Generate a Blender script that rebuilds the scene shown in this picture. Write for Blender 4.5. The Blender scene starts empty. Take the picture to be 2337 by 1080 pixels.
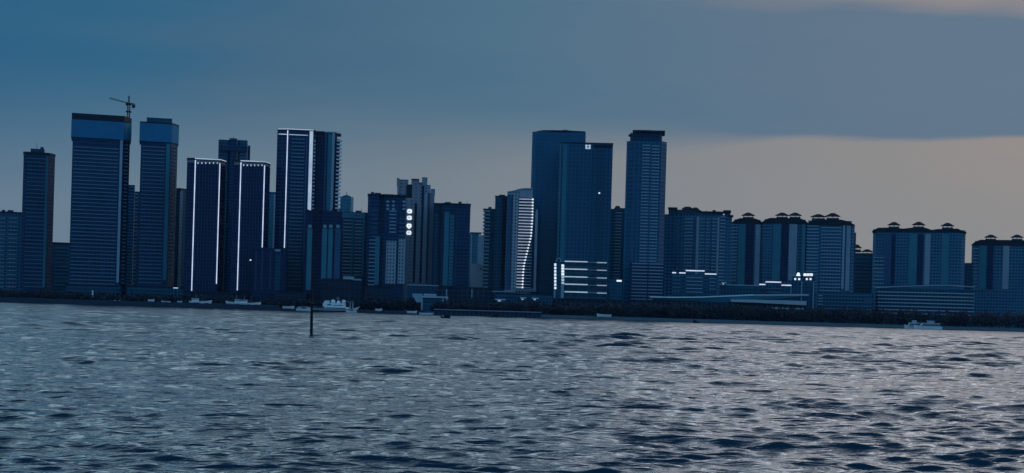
import bpy, bmesh, math, random
import numpy as np
from mathutils import Vector, Matrix, noise as mnoise
R = math.radians
random.seed(7)
C = bpy.context.scene.collection
SC = bpy.context.scene

# ------------------------------------------------------------------ camera
F, CX, CY, ROLL, H = 3333.0, 1168.5, 714.0, R(1.66), 3.5
W0 = 2337.0
cam_d = bpy.data.cameras.new("camera"); cam = bpy.data.objects.new("camera", cam_d); C.objects.link(cam)
cam_d.sensor_width = 36; cam_d.lens = F / W0 * 36
cam_d.shift_y = (CY - 540) / W0
cam_d.clip_start = 0.5; cam_d.clip_end = 30000
cam.location = (0, 0, H)
cam.rotation_mode = 'QUATERNION'
cam.rotation_quaternion = (Matrix.Rotation(R(90), 3, 'X') @ Matrix.Rotation(ROLL, 3, 'Z')).to_quaternion()
SC.camera = cam
cr, sr = math.cos(ROLL), math.sin(ROLL)

def lin(r, g, b, a=1.0):
    f = lambda c: (c / 255 / 12.92) if c <= 10.3 else ((c / 255 + .055) / 1.055) ** 2.4
    return (f(r), f(g), f(b), a)

# ------------------------------------------------------------------ sky (dusk under a cloud deck) and low sun
SUN_AZ, SUN_EL = 14.0, 11.0            # degrees right of the view axis (+Y), above the horizon
world = bpy.data.worlds.new("World"); SC.world = world; world.use_nodes = True
wn, wl = world.node_tree.nodes, world.node_tree.links
wn.clear()
def N(t, **k):
    n = wn.new(t)
    for a, v in k.items(): setattr(n, a, v)
    return n
def M(op, a, b=None, c=None, clamp=False):
    n = N('ShaderNodeMath', operation=op, use_clamp=clamp)
    for i, s in enumerate((a, b, c)):
        if s is None: continue
        if isinstance(s, (int, float)): n.inputs[i].default_value = s
        else: wl.new(s, n.inputs[i])
    return n.outputs[0]
def ramp(fac, stops, inter='LINEAR'):
    n = N('ShaderNodeValToRGB'); n.color_ramp.interpolation = inter
    e = n.color_ramp.elements
    e[0].position, e[0].color = stops[0]; e[1].position, e[1].color = stops[-1]
    for p, c in stops[1:-1]:
        x = e.new(p); x.color = c
    wl.new(fac, n.inputs[0]); return n.outputs[0]
def mixc(fac, a, b):
    n = N('ShaderNodeMix', data_type='RGBA')
    for s, i in ((fac, 0), (a, 6), (b, 7)):
        if isinstance(s, (int, float)): n.inputs[i].default_value = s
        elif isinstance(s, tuple): n.inputs[i].default_value = s
        else: wl.new(s, n.inputs[i])
    return n.outputs[2]
tc = N('ShaderNodeTexCoord'); sx = N('ShaderNodeSeparateXYZ'); wl.new(tc.outputs['Generated'], sx.inputs[0])
dx, dy, dz = sx.outputs
el = M('MULTIPLY', M('ARCSINE', dz), 57.2958)                      # elevation, degrees
az = M('MULTIPLY', M('ARCTAN2', dx, dy), 57.2958)                  # azimuth from +Y, degrees
# gentle cloud structure, stretched along the horizon
mp = N('ShaderNodeMapping'); mp.inputs['Scale'].default_value = (2.2, 2.2, 13.0); wl.new(tc.outputs['Generated'], mp.inputs[0])
nz = N('ShaderNodeTexNoise'); nz.inputs['Scale'].default_value = 1.6; nz.inputs['Detail'].default_value = 5; nz.inputs['Roughness'].default_value = .5
wl.new(mp.outputs[0], nz.inputs[0]); cloud = M('SUBTRACT', nz.outputs[0], .5)
mp2 = N('ShaderNodeMapping'); mp2.inputs['Scale'].default_value = (9, 9, 60.0); wl.new(tc.outputs['Generated'], mp2.inputs[0])
nz2 = N('ShaderNodeTexNoise'); nz2.inputs['Scale'].default_value = 1.3; nz2.inputs['Detail'].default_value = 3
wl.new(mp2.outputs[0], nz2.inputs[0]); cloud2 = M('SUBTRACT', nz2.outputs[0], .5)
azn = M('MULTIPLY_ADD', az, 1 / 44.0, .5, clamp=True)              # 0 at -22 deg, 1 at +22 deg
deck = ramp(M('ADD', M('MULTIPLY_ADD', cloud, .35, azn), M('MULTIPLY', cloud2, .10), clamp=True), [(0, lin(44, 96, 132)), (.14, lin(50, 100, 133)), (.28, lin(68, 104, 131)), (.5, lin(77, 112, 136)),
                  (.75, lin(90, 114, 137)), (1, lin(96, 118, 139))])
gap = ramp(azn, [(0, lin(82, 114, 138)), (.2, lin(94, 121, 141)), (.42, lin(112, 127, 139)), (.66, lin(129, 133, 139)),
                 (.84, lin(138, 137, 138)), (.95, lin(146, 139, 137)), (1, lin(140, 137, 137))])
low = ramp(azn, [(0, lin(104, 125, 144)), (.3, lin(114, 130, 145)), (.6, lin(131, 137, 144)), (1, lin(136, 138, 140))])
t_low = M('SUBTRACT', 1, M('MULTIPLY', M('SUBTRACT', M('MULTIPLY_ADD', cloud2, 2.2, el), 3.5), 1 / 3.0, clamp=True))
gapc = mixc(M('MULTIPLY', t_low, .8), gap, low)
# edge of the deck: crisp on the right, dissolving to the left
soft = ramp(azn, [(0, (1, 1, 1, 1)), (.32, (.6, .6, .6, 1)), (.5, (.38, .38, .38, 1)), (.64, (.2, .2, .2, 1)), (.72, (.06, .06, .06, 1)), (1, (.05, .05, .05, 1))])
softv = M('MULTIPLY', soft, 3.4)
edge = M('ADD', M('MULTIPLY_ADD', cloud, 1.1, 7.15), M('MULTIPLY', cloud2, .35))
edge = M('SUBTRACT', edge, M('MULTIPLY', soft, .6))
t_deck = M('MULTIPLY_ADD', M('DIVIDE', M('SUBTRACT', el, edge), softv), .5, .5, clamp=True)
sm = N('ShaderNodeMapRange', interpolation_type='SMOOTHSTEP'); wl.new(t_deck, sm.inputs[0])
col = mixc(sm.outputs[0], gapc, deck)
# pale break in the deck, high on the right
brk = M('MULTIPLY', M('MULTIPLY', M('SUBTRACT', M('ADD', el, M('MULTIPLY', cloud2, 1.2)), M('MULTIPLY_ADD', az, -.062, 12.35)), 1.2, clamp=True),
        M('MULTIPLY', M('SUBTRACT', az, 1.0), 1 / 14.0, clamp=True))
brk = M('MULTIPLY', brk, M('SUBTRACT', 1, M('MULTIPLY', M('SUBTRACT', el, 14), 1 / 6.0, clamp=True)))
col = mixc(M('MULTIPLY', brk, .9), col, lin(140, 135, 138))
# dark cloud overhead; blue sky behind brightened to light the facades
hi = M('MULTIPLY', M('SUBTRACT', el, 15), 1 / 31.0, clamp=True)
smh = N('ShaderNodeMapRange', interpolation_type='LINEAR'); wl.new(M('POWER', hi, .8), smh.inputs[0])
# bright band added above the frame for the water to reflect, darkest overhead
mid = ramp(azn, [(0, (.66, 1.05, 1.30, 1)), (.45, (.85, 1.12, 1.34, 1)), (.7, (1.3, 1.46, 1.70, 1)), (1, (1.45, 1.52, 1.68, 1))])
smm = N('ShaderNodeMapRange', interpolation_type='SMOOTHSTEP'); wl.new(M('MULTIPLY', M('SUBTRACT', el, 12.6), 1 / 3.5, clamp=True), smm.inputs[0])
col = mixc(smm.outputs[0], col, mid)
col = mixc(smh.outputs[0], col, (.035, .115, .20, 1))
back = M('MULTIPLY_ADD', dy, -1.4, .15, clamp=True)
col = mixc(back, col, (.115, .31, .56, 1))
below = M('MULTIPLY', M('MULTIPLY', el, -1), .5, clamp=True)
col = mixc(below, col, (.002, .010, .022, 1))
sky = N('ShaderNodeTexSky', sky_type='NISHITA'); sky.sun_disc = False
sky.sun_elevation = R(SUN_EL); sky.sun_rotation = R(SUN_AZ); sky.air_density = 1.0; sky.dust_density = 3.0
vm = N('ShaderNodeVectorMath', operation='SCALE'); vm.inputs['Scale'].default_value = 10.0; wl.new(col, vm.inputs[0])
fin = mixc(.998, sky.outputs[0], vm.outputs[0])                    # what is left of the clear sky above the clouds
bg = N('ShaderNodeBackground'); bg.inputs['Strength'].default_value = 0.1; wl.new(fin, bg.inputs[0])
wo = N('ShaderNodeOutputWorld'); wl.new(bg.outputs[0], wo.inputs[0])
sd = bpy.data.lights.new("sun", 'SUN'); sd.energy = 0.03; sd.angle = R(20); sd.color = (1, .82, .72)
sun = bpy.data.objects.new("sun", sd); C.objects.link(sun)
sdir = Vector((math.sin(R(SUN_AZ)) * math.cos(R(SUN_EL)), math.cos(R(SUN_AZ)) * math.cos(R(SUN_EL)), math.sin(R(SUN_EL))))
sun.rotation_mode = 'QUATERNION'; sun.rotation_quaternion = sdir.to_track_quat('Z', 'Y')
SC.view_settings.view_transform = 'Standard'; SC.view_settings.look = 'None'
SC.view_settings.exposure = 0; SC.view_settings.gamma = 1; SC.view_settings.use_curve_mapping = False

# ------------------------------------------------------------------ measuring: photo pixel -> real place at distance Y
def X_(px, py, Y): return ((px - CX) * cr + (py - CY) * sr) * Y / F
def Z_(px, py, Y): return H - (-(px - CX) * sr + (py - CY) * cr) * Y / F

# ------------------------------------------------------------------ materials
def nodes(m):
    m.use_nodes = True
    return m.node_tree.nodes, m.node_tree.links, m.node_tree.nodes['Principled BSDF']
def plain(name, c, rough=.7, metal=0, var=.25, scale=.15):
    m = bpy.data.materials.new(name); n, l, b = nodes(m)
    b.inputs['Roughness'].default_value = rough; b.inputs['Metallic'].default_value = metal
    t = n.new('ShaderNodeTexCoord'); z = n.new('ShaderNodeTexNoise'); z.inputs['Scale'].default_value = scale; z.inputs['Detail'].default_value = 6
    l.new(t.outputs['Object'], z.inputs[0])
    mx = n.new('ShaderNodeMix'); mx.data_type = 'RGBA'; l.new(z.outputs[0], mx.inputs[0])
    mx.inputs[6].default_value = tuple(v * (1 - var) for v in c[:3]) + (1,); mx.inputs[7].default_value = tuple(v * (1 + var) for v in c[:3]) + (1,)
    l.new(mx.outputs[2], b.inputs['Base Color']); return m
def lamp(name, c, s):
    m = bpy.data.materials.new(name); n, l, b = nodes(m)
    b.inputs['Base Color'].default_value = (.6, .6, .6, 1)
    b.inputs['Emission Color'].default_value = c + (1,)
    t = n.new('ShaderNodeTexCoord'); z = n.new('ShaderNodeTexNoise'); z.inputs['Scale'].default_value = .12; z.inputs['Detail'].default_value = 2
    l.new(t.outputs['Object'], z.inputs[0])
    q = n.new('ShaderNodeMath'); q.operation = 'MULTIPLY_ADD'; l.new(z.outputs[0], q.inputs[0]); q.inputs[1].default_value = s; q.inputs[2].default_value = s * .5
    l.new(q.outputs[0], b.inputs['Emission Strength'])
    return m
def facade(name, wall, glass, fl=3.0, bay=3.4, wz=(.32, .86), wx=(.14, .86), rough=.65, grough=.25, stain=.3, lit=0.0, vary=.3):
    """wall with storeys of windows: a grid in metres, each window its own shade (blinds, rooms)"""
    m = bpy.data.materials.new(name); n, l, b = nodes(m)
    t = n.new('ShaderNodeTexCoord'); s = n.new('ShaderNodeSeparateXYZ'); l.new(t.outputs['Object'], s.inputs[0])
    def mm(op, a, bb=None, cc=None):
        q = n.new('ShaderNodeMath'); q.operation = op
        for i, v in enumerate((a, bb, cc)):
            if v is None: continue
            if isinstance(v, (int, float)): q.inputs[i].default_value = v
            else: l.new(v, q.inputs[i])
        return q.outputs[0]
    u = mm('MULTIPLY', mm('ADD', mm('ADD', s.outputs[0], s.outputs[1]), 400.3), 1 / bay); v = mm('MULTIPLY', s.outputs[2], 1 / fl)
    fu, fv = mm('FRACT', u), mm('FRACT', v)
    inx = mm('MULTIPLY', mm('GREATER_THAN', fu, wx[0]), mm('LESS_THAN', fu, wx[1]))
    inz = mm('MULTIPLY', mm('GREATER_THAN', fv, wz[0]), mm('LESS_THAN', fv, wz[1]))
    win = mm('MULTIPLY', inx, inz)
    cb = n.new('ShaderNodeCombineXYZ'); l.new(mm('FLOOR', u), cb.inputs[0]); l.new(mm('FLOOR', v), cb.inputs[1])
    wnz = n.new('ShaderNodeTexWhiteNoise'); wnz.noise_dimensions = '2D'; l.new(cb.outputs[0], wnz.inputs['Vector'])
    nz = n.new('ShaderNodeTexNoise'); nz.inputs['Scale'].default_value = .05; nz.inputs['Detail'].default_value = 5
    mp = n.new('ShaderNodeMapping'); mp.inputs['Scale'].default_value = (1.6, 1.6, .35); l.new(t.outputs['Object'], mp.inputs[0]); l.new(mp.outputs[0], nz.inputs[0])
    def mixn(f, a, bb):
        q = n.new('ShaderNodeMix'); q.data_type = 'RGBA'
        for vv, i in ((f, 0), (a, 6), (bb, 7)):
            if isinstance(vv, float): q.inputs[i].default_value = vv
            elif isinstance(vv, tuple): q.inputs[i].default_value = vv
            else: l.new(vv, q.inputs[i])
        return q.outputs[2]
    k = lambda c, f: tuple(x * f for x in c) + (1,)
    wc = mixn(nz.outputs[0], k(wall, 1 - stain), k(wall, 1 + stain))
    gc = mixn(mm('POWER', wnz.outputs[0], 2.0), k(glass, 1 - vary), k(glass, 1 + vary * 1.8))
    l.new(mixn(win, wc, gc), b.inputs['Base Color'])
    l.new(mm('MULTIPLY_ADD', win, grough - rough, rough), b.inputs['Roughness']); b.inputs['Specular IOR Level'].default_value = .25
    if lit > 0:
        e = mm('MULTIPLY', win, mm('GREATER_THAN', wnz.outputs[0], 1 - lit))
        b.inputs['Emission Color'].default_value = (.8, .85, 1, 1); l.new(mm('MULTIPLY', e, .25), b.inputs['Emission Strength'])
    return m
G = {}
NAVY, TEAL, SLATE, PALE, MAUVE = (.035, .06, .11), (.06, .14, .17), (.10, .14, .18), (.34, .38, .42), (.30, .29, .34)
G['navy'] = facade('navy_curtain_wall', (.003, .025, .10), (.002, .012, .06), 3.0, 2.2, (.2, .9), (.1, .9))
G['navy2'] = facade('dark_blue_facade', (.004, .052, .135), (.002, .022, .075), 3.1, 3.2, (.35, .9), (.08, .92))
G['glass'] = facade('blue_glass_facade', (.004, .125, .235), (.003, .105, .21), 3.6, 1.8, (.12, .95), (.1, .92), .35, .22, .12, vary=.08)
G['glass2'] = facade('dark_glass_facade', (.004, .12, .225), (.003, .065, .145), 3.6, 3.4, (.22, .95), (.16, .88), .35, .22, .12, vary=.12)
G['teal'] = facade('teal_residential_wall', (.03, .19, .28), (.008, .075, .15), 3.0, 3.0, (.3, .8), (.25, .8))
G['dteal'] = facade('dark_teal_wall', (.008, .095, .165), (.003, .038, .09), 3.0, 2.6, (.3, .85), (.2, .85))
G['slate'] = facade('slate_residential_wall', (.04, .16, .26), (.006, .055, .13), 3.0, 2.8, (.3, .82), (.2, .85))
G['band'] = facade('banded_residential_wall', (.04, .16, .26), (.004, .04, .12), 2.9, 30.0, (.35, 1.0), (.0, 1.0))
G['mauve'] = facade('grey_rendered_wall', (.26, .27, .33), (.12, .14, .18), 3.0, 4.5, (.35, .75), (.3, .7))
G['ptil'] = facade('pale_tiled_wall', (.30, .36, .42), (.05, .08, .11), 3.0, 2.6, (.3, .8), (.3, .75))
G['far'] = facade('haze_tinted_wall', (.06, .24, .34), (.03, .15, .23), 3.0, 2.8, (.3, .8), (.2, .8))  # haze of distance put into these wall and glass colours
G['shop'] = facade('low_block_wall', (.010, .030, .065), (.003, .012, .03), 3.6, 4.2, (.25, .8), (.12, .88), lit=.01)
G['office'] = facade('office_block_wall', (.012, .09, .14), (.005, .04, .07), 5.1, 2.2, (.15, .9), (.06, .94), .5, .2)
P = {k: plain(n, c, r) for k, n, c, r in [
    ('black', 'dark_concrete', (.003, .012, .032), .8), ('roof', 'dark_roof_tile', (.003, .010, .028), .8), ('conc', 'grey_concrete', (.29, .34, .41), .8),
    ('dconc', 'dark_blue_render', (.018, .06, .12), .8), ('pale', 'pale_render', (.42, .47, .53), .7), ('pale2', 'mid_pale_render', (.30, .40, .48), .7),  # dconc: render of a dark blue colour
    ('teal', 'teal_render', (.03, .19, .26), .7), ('blue', 'blue_render', (.025, .09, .19), .7), ('mesh', 'blue_safety_netting', (.01, .17, .34), .8),
    ('meshl', 'light_safety_netting', (.03, .26, .38), .8), ('white', 'white_paint', (.84, .86, .88), .4), ('wharf', 'weathered_quay_stone', (.008, .022, .05), .9),
    ('promen', 'promenade_paving', (.30, .30, .36), .8), ('revet', 'mossy_revetment_stone', (.04, .09, .12), .9), ('ground', 'dark_ground', (.01, .022, .04), .9),
    ('hullb', 'dark_hull_paint', (.02, .03, .05), .4), ('wood', 'weathered_wood', (.008, .008, .012), .9), ('steel', 'grey_steel', (.10, .13, .16), .5),
    ('win', 'dark_cabin_glass', (.01, .015, .03), .2), ('tealg', 'teal_roof_cladding', (.03, .22, .31), .4), ('slab', 'pale_balcony_edge', (.28, .40, .50), .7),
    ('slabd', 'dim_balcony_edge', (.09, .22, .32), .7)]}
LW = lamp('cool_white_strip_light', (.70, .78, 1.0), .75)
LH = lamp('bright_white_light', (.80, .90, 1.0), .95)
LD = lamp('dim_white_strip_light', (.50, .60, .74), .55)
LB = lamp('soft_balcony_light', (.48, .54, .72), .36)
G.update(P); G.update({'LW': LW, 'LH': LH, 'LD': LD, 'LB': LB})

# ------------------------------------------------------------------ mesh helpers
class MB:
    def __init__(s): s.v = []; s.f = []
    def prism(s, pts, z0, z1, top=None):
        """pts: footprint polygon (x,y); top: optional list of top z per point"""
        n = len(pts); o = len(s.v)
        s.v += [(x, y, z0) for x, y in pts] + [(x, y, (top[i] if top else z1)) for i, (x, y) in enumerate(pts)]
        s.f += [tuple(o + i for i in range(n))[::-1], tuple(o + n + i for i in range(n))]
        s.f += [(o + i, o + (i + 1) % n, o + n + (i + 1) % n, o + n + i) for i in range(n)]
        return s
    def box(s, x0, x1, y0, y1, z0, z1): return s.prism([(x0, y0), (x1, y0), (x1, y1), (x0, y1)], z0, z1)
    def loft(s, rings, cap=True):
        n = len(rings[0]); o = len(s.v)
        for r in rings: s.v += [tuple(p) for p in r]
        for j in range(len(rings) - 1):
            a = o + j * n; b = a + n
            s.f += [(a + i, a + (i + 1) % n, b + (i + 1) % n, b + i) for i in range(n)]
        if cap:
            s.f += [tuple(o + i for i in range(n))[::-1], tuple(o + (len(rings) - 1) * n + i for i in range(n))]
        return s
    def tube(s, p, q, r0, r1=None, n=8):
        r1 = r0 if r1 is None else r1; p, q = Vector(p), Vector(q); d = (q - p).normalized()
        a = d.orthogonal().normalized(); b = d.cross(a); rr = []
        for c, r in ((p, r0), (q, r1)):
            rr.append([c + (a * math.cos(t) + b * math.sin(t)) * r for t in [2 * math.pi * i / n for i in range(n)]])
        return s.loft(rr)
    def frustum(s, x0, x1, y0, y1, z0, a, b, z1):
        """hipped roof: base rect to smaller top rect inset by a, b"""
        return s.loft([[(x0, y0, z0), (x1, y0, z0), (x1, y1, z0), (x0, y1, z0)], [(x0 + a, y0 + b, z1), (x1 - a, y0 + b, z1), (x1 - a, y1 - b, z1), (x0 + a, y1 - b, z1)]])
    def mesh(s, name, mat):
        me = bpy.data.meshes.new(name); me.from_pydata(s.v, [], s.f); me.validate(); me.materials.append(mat)
        bm = bmesh.new(); bm.from_mesh(me); bmesh.ops.recalc_face_normals(bm, faces=bm.faces); bm.to_mesh(me); bm.free(); return me
    def build(s, name, mat, parent=None):
        o = bpy.data.objects.new(name, s.mesh(name, mat)); C.objects.link(o); o.parent = parent; return o
def tag(o, label=None, cat=None, group=None, kind=None):
    if label: o['label'] = label
    if cat: o['category'] = cat
    if group: o['group'] = group
    if kind: o['kind'] = kind
    return o
def empty(name, loc, rz=0):
    o = bpy.data.objects.new(name, None); C.objects.link(o); o.location = loc; o.rotation_euler = (0, 0, rz); return o
def copy_tree(o, parent=None):
    c = o.copy(); C.objects.link(c); c.parent = parent
    for ch in list(o.children): copy_tree(ch, c)
    return c
def smooth(o):
    for p in o.data.polygons: p.use_smooth = True
    return o
GZ = 2.4

class Bd:
    """a building: features are measured on the photo and turned into metres on its own front plane at distance Y"""
    def __init__(s, name, label, cat, Y, xmid, group=None):
        s.x0 = X_(xmid, 600, Y); s.th = math.atan2(s.x0, Y)          # the street front faces the bay
        s.Y = Y; s.D = Y / math.cos(s.th)
        s.o = tag(empty(name, (s.x0, Y, GZ), -s.th), label, cat, group)
    def x(s, px, py): return s.D * math.tan(math.atan(((px - CX) * cr + (py - CY) * sr) / F) - s.th)
    def z(s, px, py):
        ya = s.Y - s.x(px, py) * math.sin(s.th)
        return Z_(px, py, ya) - GZ
    def prism(s, part, pl, yt, mat, yb=None, depth=22, xm=None, parent=None):
        """pl: front outline [(px, setback m), ...] measured at row yt"""
        xm = xm if xm is not None else (pl[0][0] + pl[-1][0]) / 2
        z1 = s.z(xm, yt); z0 = -.5 if yb is None else s.z(xm, yb)
        pts = [(s.x(p, yt) * (1 + d / s.D), d) for p, d in pl]
        dmax = max(d for _, d in pl)
        pts += [(pts[-1][0], max(depth, dmax + 1)), (pts[0][0], max(depth, dmax + 1))]
        return MB().prism(pts, z0, z1).build(part, G[mat], parent or s.o)
    def box(s, part, xl, xr, yt, mat, yb=None, proud=0.0, depth=22, parent=None, xm=None):
        return s.prism(part, [(xl, -proud), (xr, -proud)], yt, mat, yb, depth, xm, parent)
    def bands(s, part, xl, xr, y0, y1, n, th, mat, proud=.7, back=.0, end=None, parent=None, x2=None):
        """n storey edges (each a part of its own) from row y0 down to row y1"""
        xm = (xl + xr) / 2; za, zb = s.z(xm, y0), s.z(xm, y1)
        xa, xb = s.x(xl, y0), s.x(xr, y0)
        me = MB().box(xa, xb, -proud, back + .3, -th / 2, th / 2).mesh(part, G[mat])
        for i in range(n):
            o = bpy.data.objects.new(part, me); C.objects.link(o); o.parent = parent or s.o
            o.location = (0, 0, za + (zb - za) * i / max(1, n - 1))
    def strip(s, part, xl, xr, yt, yb, mat, proud=.9, d=.6):
        """vertical strip on the front face, plumb, measured at its top"""
        xa, xb = s.x(xl, yt), s.x(xr, yt); xm = (xl + xr) / 2
        return MB().box(xa, xb, -proud, -proud + d, s.z(xm - (yb - yt) * sr, yb), s.z(xm, yt)).build(part, G[mat], s.o)
    def pagoda(s, xl, xr, yt, yb, parent=None, d=10, name='rooftop_pavilion'):
        """open pavilion with a hipped tile roof; yb: roof deck row"""
        xm = (xl + xr) / 2; xa, xb = s.x(xl, yb), s.x(xr, yb); zt, zb = s.z(xm, yt), s.z(xm, yb); hh = zt - zb; w = xb - xa
        e = w * .16
        p = MB(); ze = zb + hh * .52
        for cx in (xa + e, (xa + xb) / 2 - .2, xb - e - .5):
            for cy in (3.0, d - 1.0): p.box(cx, cx + .5, cy, cy + .5, zb + hh * .28, ze + .1)
        p.box(xa + e * .6, xb - e * .6, 2.2, d, zb - .6, zb + hh * .28)
        o = p.build(name, G['dconc'], parent or s.o)
        MB().frustum(xa, xb, 1.0, d + 1, ze, w * .40, 3.6, zt).build('roof', G['roof'], o)
        return o

# ================================================================== SETTING: water, ground, shore
def build_water():
    nW = 112
    rng = np.random.RandomState(5)
    lam = np.exp(np.linspace(math.log(.27), math.log(11.0), nW)) * rng.uniform(.93, 1.07, nW)
    th = rng.normal(-math.pi / 2 - .08, .33, nW)
    amp = .0050 * lam * (1 + .85 * np.exp(-(np.log(lam / .80)) ** 2 / .50)) * (1 + .7 * np.clip((lam - 2.2) / 2.5, 0, 1)) * np.exp(-(lam / 9.0) ** 2) * rng.uniform(.6, 1.3, nW)
    k = 2 * math.pi / lam; kx, ky = k * np.cos(th), k * np.sin(th); ph = rng.uniform(0, 6.28, nW)
    ys = [13.0]
    while ys[-1] < 1192: ys.append(ys[-1] + max(.10, .0025 * ys[-1]))
    ys = np.array(ys)
    a_in = np.arange(-R(21.5), R(21.5), .0015)
    a = np.concatenate([np.linspace(-R(40), -R(21.6), 60), a_in, np.linspace(R(21.6), R(40), 60)])
    Y, A = np.meshgrid(ys, np.tan(a), indexing='ij'); X = Y * A
    step = np.maximum(.10, .0025 * Y)
    x0, y0 = X.copy(), Y.copy(); dX = np.zeros_like(X); dY = np.zeros_like(X); Zh = np.zeros_like(X)
    # wind patches: calmer and rougher water
    gust = 1 + .22 * np.tanh(x0 / 24) + .28 * np.sin(x0 / 23 + 1.3 * np.sin(y0 / 31)) * np.sin(y0 / 17 + .8 * np.sin(x0 / 19 + 2)) + .12 * np.sin(x0 / 7.3 + y0 / 9.1)
    for i in range(nW):
        w = amp[i] * np.clip(lam[i] / step / 2.6 - .75, 0, 1)
        p = kx[i] * x0 + ky[i] * y0 + ph[i] + .8 * np.sin(x0 * (.11 + .013 * (i % 7)) + y0 * .05 + i)
        c, s_ = np.cos(p), np.sin(p)
        g = gust * (1 if lam[i] < 1.6 else .50 + .60 * np.clip((y0 - 35) / 170, 0, 1))      # the longer waves die down towards the near shore
        Zh += w * g * c; q = .85
        dX -= q * w * g * math.cos(th[i]) * s_; dY -= q * w * g * math.sin(th[i]) * s_
    X = X + dX; Y = Y + dY
    n, m = X.shape
    co = np.stack([X, Y, Zh], -1).reshape(-1, 3)
    idx = np.arange(n * m).reshape(n, m)
    f = np.stack([idx[:-1, :-1], idx[:-1, 1:], idx[1:, 1:], idx[1:, :-1]], -1).reshape(-1, 4)
    # a calm sheet underneath carries the sea out to the sides and behind the camera
    base = len(co); co = np.vstack([co, [[-2900, -900, -.9], [2900, -900, -.9], [2900, 1192, -.9], [-2900, 1192, -.9]]])
    f = np.vstack([f, [[base, base + 1, base + 2, base + 3]]])
    me = bpy.data.meshes.new('water')
    me.vertices.add(len(co)); me.vertices.foreach_set('co', co.astype(np.float32).ravel())
    me.loops.add(f.size); me.loops.foreach_set('vertex_index', f.astype(np.int32).ravel())
    me.polygons.add(len(f)); me.polygons.foreach_set('loop_start', np.arange(0, f.size, 4, dtype=np.int32)); me.polygons.foreach_set('loop_total', np.full(len(f), 4, dtype=np.int32))
    me.polygons.foreach_set('use_smooth', np.ones(len(f), dtype=bool))
    me.update(); me.validate()
    ro = np.concatenate([(.05 + .17 * np.clip((y0 - 90) / 800, 0, 1)).ravel(), [.15] * 4]).astype(np.float32)
    at_ = me.attributes.new('unresolved', 'FLOAT', 'POINT'); at_.data.foreach_set('value', ro)
    m_ = bpy.data.materials.new('sea_water'); nn, l, b = nodes(m_)
    b.inputs['Base Color'].default_value = (.004, .030, .060, 1); b.inputs['IOR'].default_value = 1.333; b.inputs['Specular Tint'].default_value = (.72, .91, 1.0, 1)
    t = nn.new('ShaderNodeTexCoord')
    # waves too fine for the mesh (it coarsens offshore) are carried as roughness
    at = nn.new('ShaderNodeAttribute'); at.attribute_name = 'unresolved'; l.new(at.outputs['Fac'], b.inputs['Roughness'])
    hgt = None
    for sc, st in ((.30, .35), (1.1, .6), (3.0, .8), (8.0, .7)):
        mp = nn.new('ShaderNodeMapping'); mp.inputs['Scale'].default_value = (.22, 1.0, 1.0); mp.inputs['Rotation'].default_value = (0, 0, .12)
        l.new(t.outputs['Object'], mp.inputs[0])
        z = nn.new('ShaderNodeTexNoise'); z.inputs['Scale'].default_value = sc; z.inputs['Detail'].default_value = 3; z.inputs['Roughness'].default_value = .55; l.new(mp.outputs[0], z.inputs[0])
        bp = nn.new('ShaderNodeBump'); bp.inputs['Strength'].default_value = st; bp.inputs['Distance'].default_value = .34 / sc
        l.new(z.outputs[0], bp.inputs['Height'])
        if hgt is not None: l.new(hgt, bp.inputs['Normal'])
        hgt = bp.outputs[0]
    l.new(hgt, b.inputs['Normal'])
    me.materials.append(m_)
    o = bpy.data.objects.new('water', me); C.objects.link(o); tag(o, kind='structure')
build_water()

XS = X_(980, 715, 1150)
g = MB(); g.prism([(-2900, 1190), (XS, 1190), (XS, 1150), (2900, 1150), (2900, 2900), (-2900, 2900)], -2.0, GZ)
tag(g.build('ground', G['ground']), kind='structure')
# sloping stone revetment along the right-hand shore, with a pale path on top
def shore_strip(name, xa, xb, y0, z0, y1, z1, mat):
    s = MB(); n = 90
    rng = random.Random(3)
    rows = []
    for j, (y, z) in enumerate(((y0, -1.0), (y0, z0), ((y0 + y1) / 2, (z0 + z1) / 2), (y1, z1), (y1 + 1.5, z1), (y1 + 1.5, -1.0))):
        rows.append([(xa + (xb - xa) * i / n, y + rng.uniform(-.4, .4), z + (rng.uniform(-.18, .18) if z > 0 else 0)) for i in range(n + 1)])
    o = len(s.v)
    for r in rows: s.v += r
    for j in range(5):
        for i in range(n):
            a = o + j * (n + 1) + i; s.f.append((a, a + 1, a + n + 2, a + n + 1))
    return s.build(name, mat)
tag(shore_strip('embankment', X_(1200, 720, 1146), 900, 1142, .5, 1149, 2.7, G['revet']), kind='structure')

# breakwater in front of the moored boats (left), and the raised pier (centre)
def rubble_wall(name, xa, xb, y, h, w, mat, label, cat, seed):
    rng = random.Random(seed); s = MB(); n = int((xb - xa) / 2.2)
    rings = []
    for i in range(n + 1):
        x = xa + (xb - xa) * i / n; hh = h + rng.uniform(-.35, .3); t = .25 if i in (0, n) else 1
        rings.append([(x, y - w + rng.uniform(-.3, .3), -1.5), (x, y - w * .55, hh * .55 * t + rng.uniform(-.3, .3)), (x, y - w * .2, hh * t), (x, y + w * .2, hh * t), (x, y + w * .7, hh * .5 * t), (x, y + w, -1.5)])
    s.loft(rings); return tag(s.build(name, mat), label, cat)
rubble_wall('breakwater', X_(-120, 690, 1135), X_(640, 700, 1135), 1135, 4.1, 5, G['wharf'], 'long low dark stone breakwater in front of the moored boats on the left', 'breakwater', 1)
rubble_wall('breakwater', X_(655, 705, 1152), X_(985, 712, 1152), 1156, 2.6, 4, G['wharf'], 'low dark stone bank behind the white ship', 'breakwater', 2)
pr = tag(empty('pier', (X_(1100, 720, 1132), 1132, 0)), 'long dark pier with a pale deck edge right of the white pier building', 'pier')
xa, xb = X_(990, 715, 1132) - pr.location.x, X_(1235, 720, 1132) - pr.location.x
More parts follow.
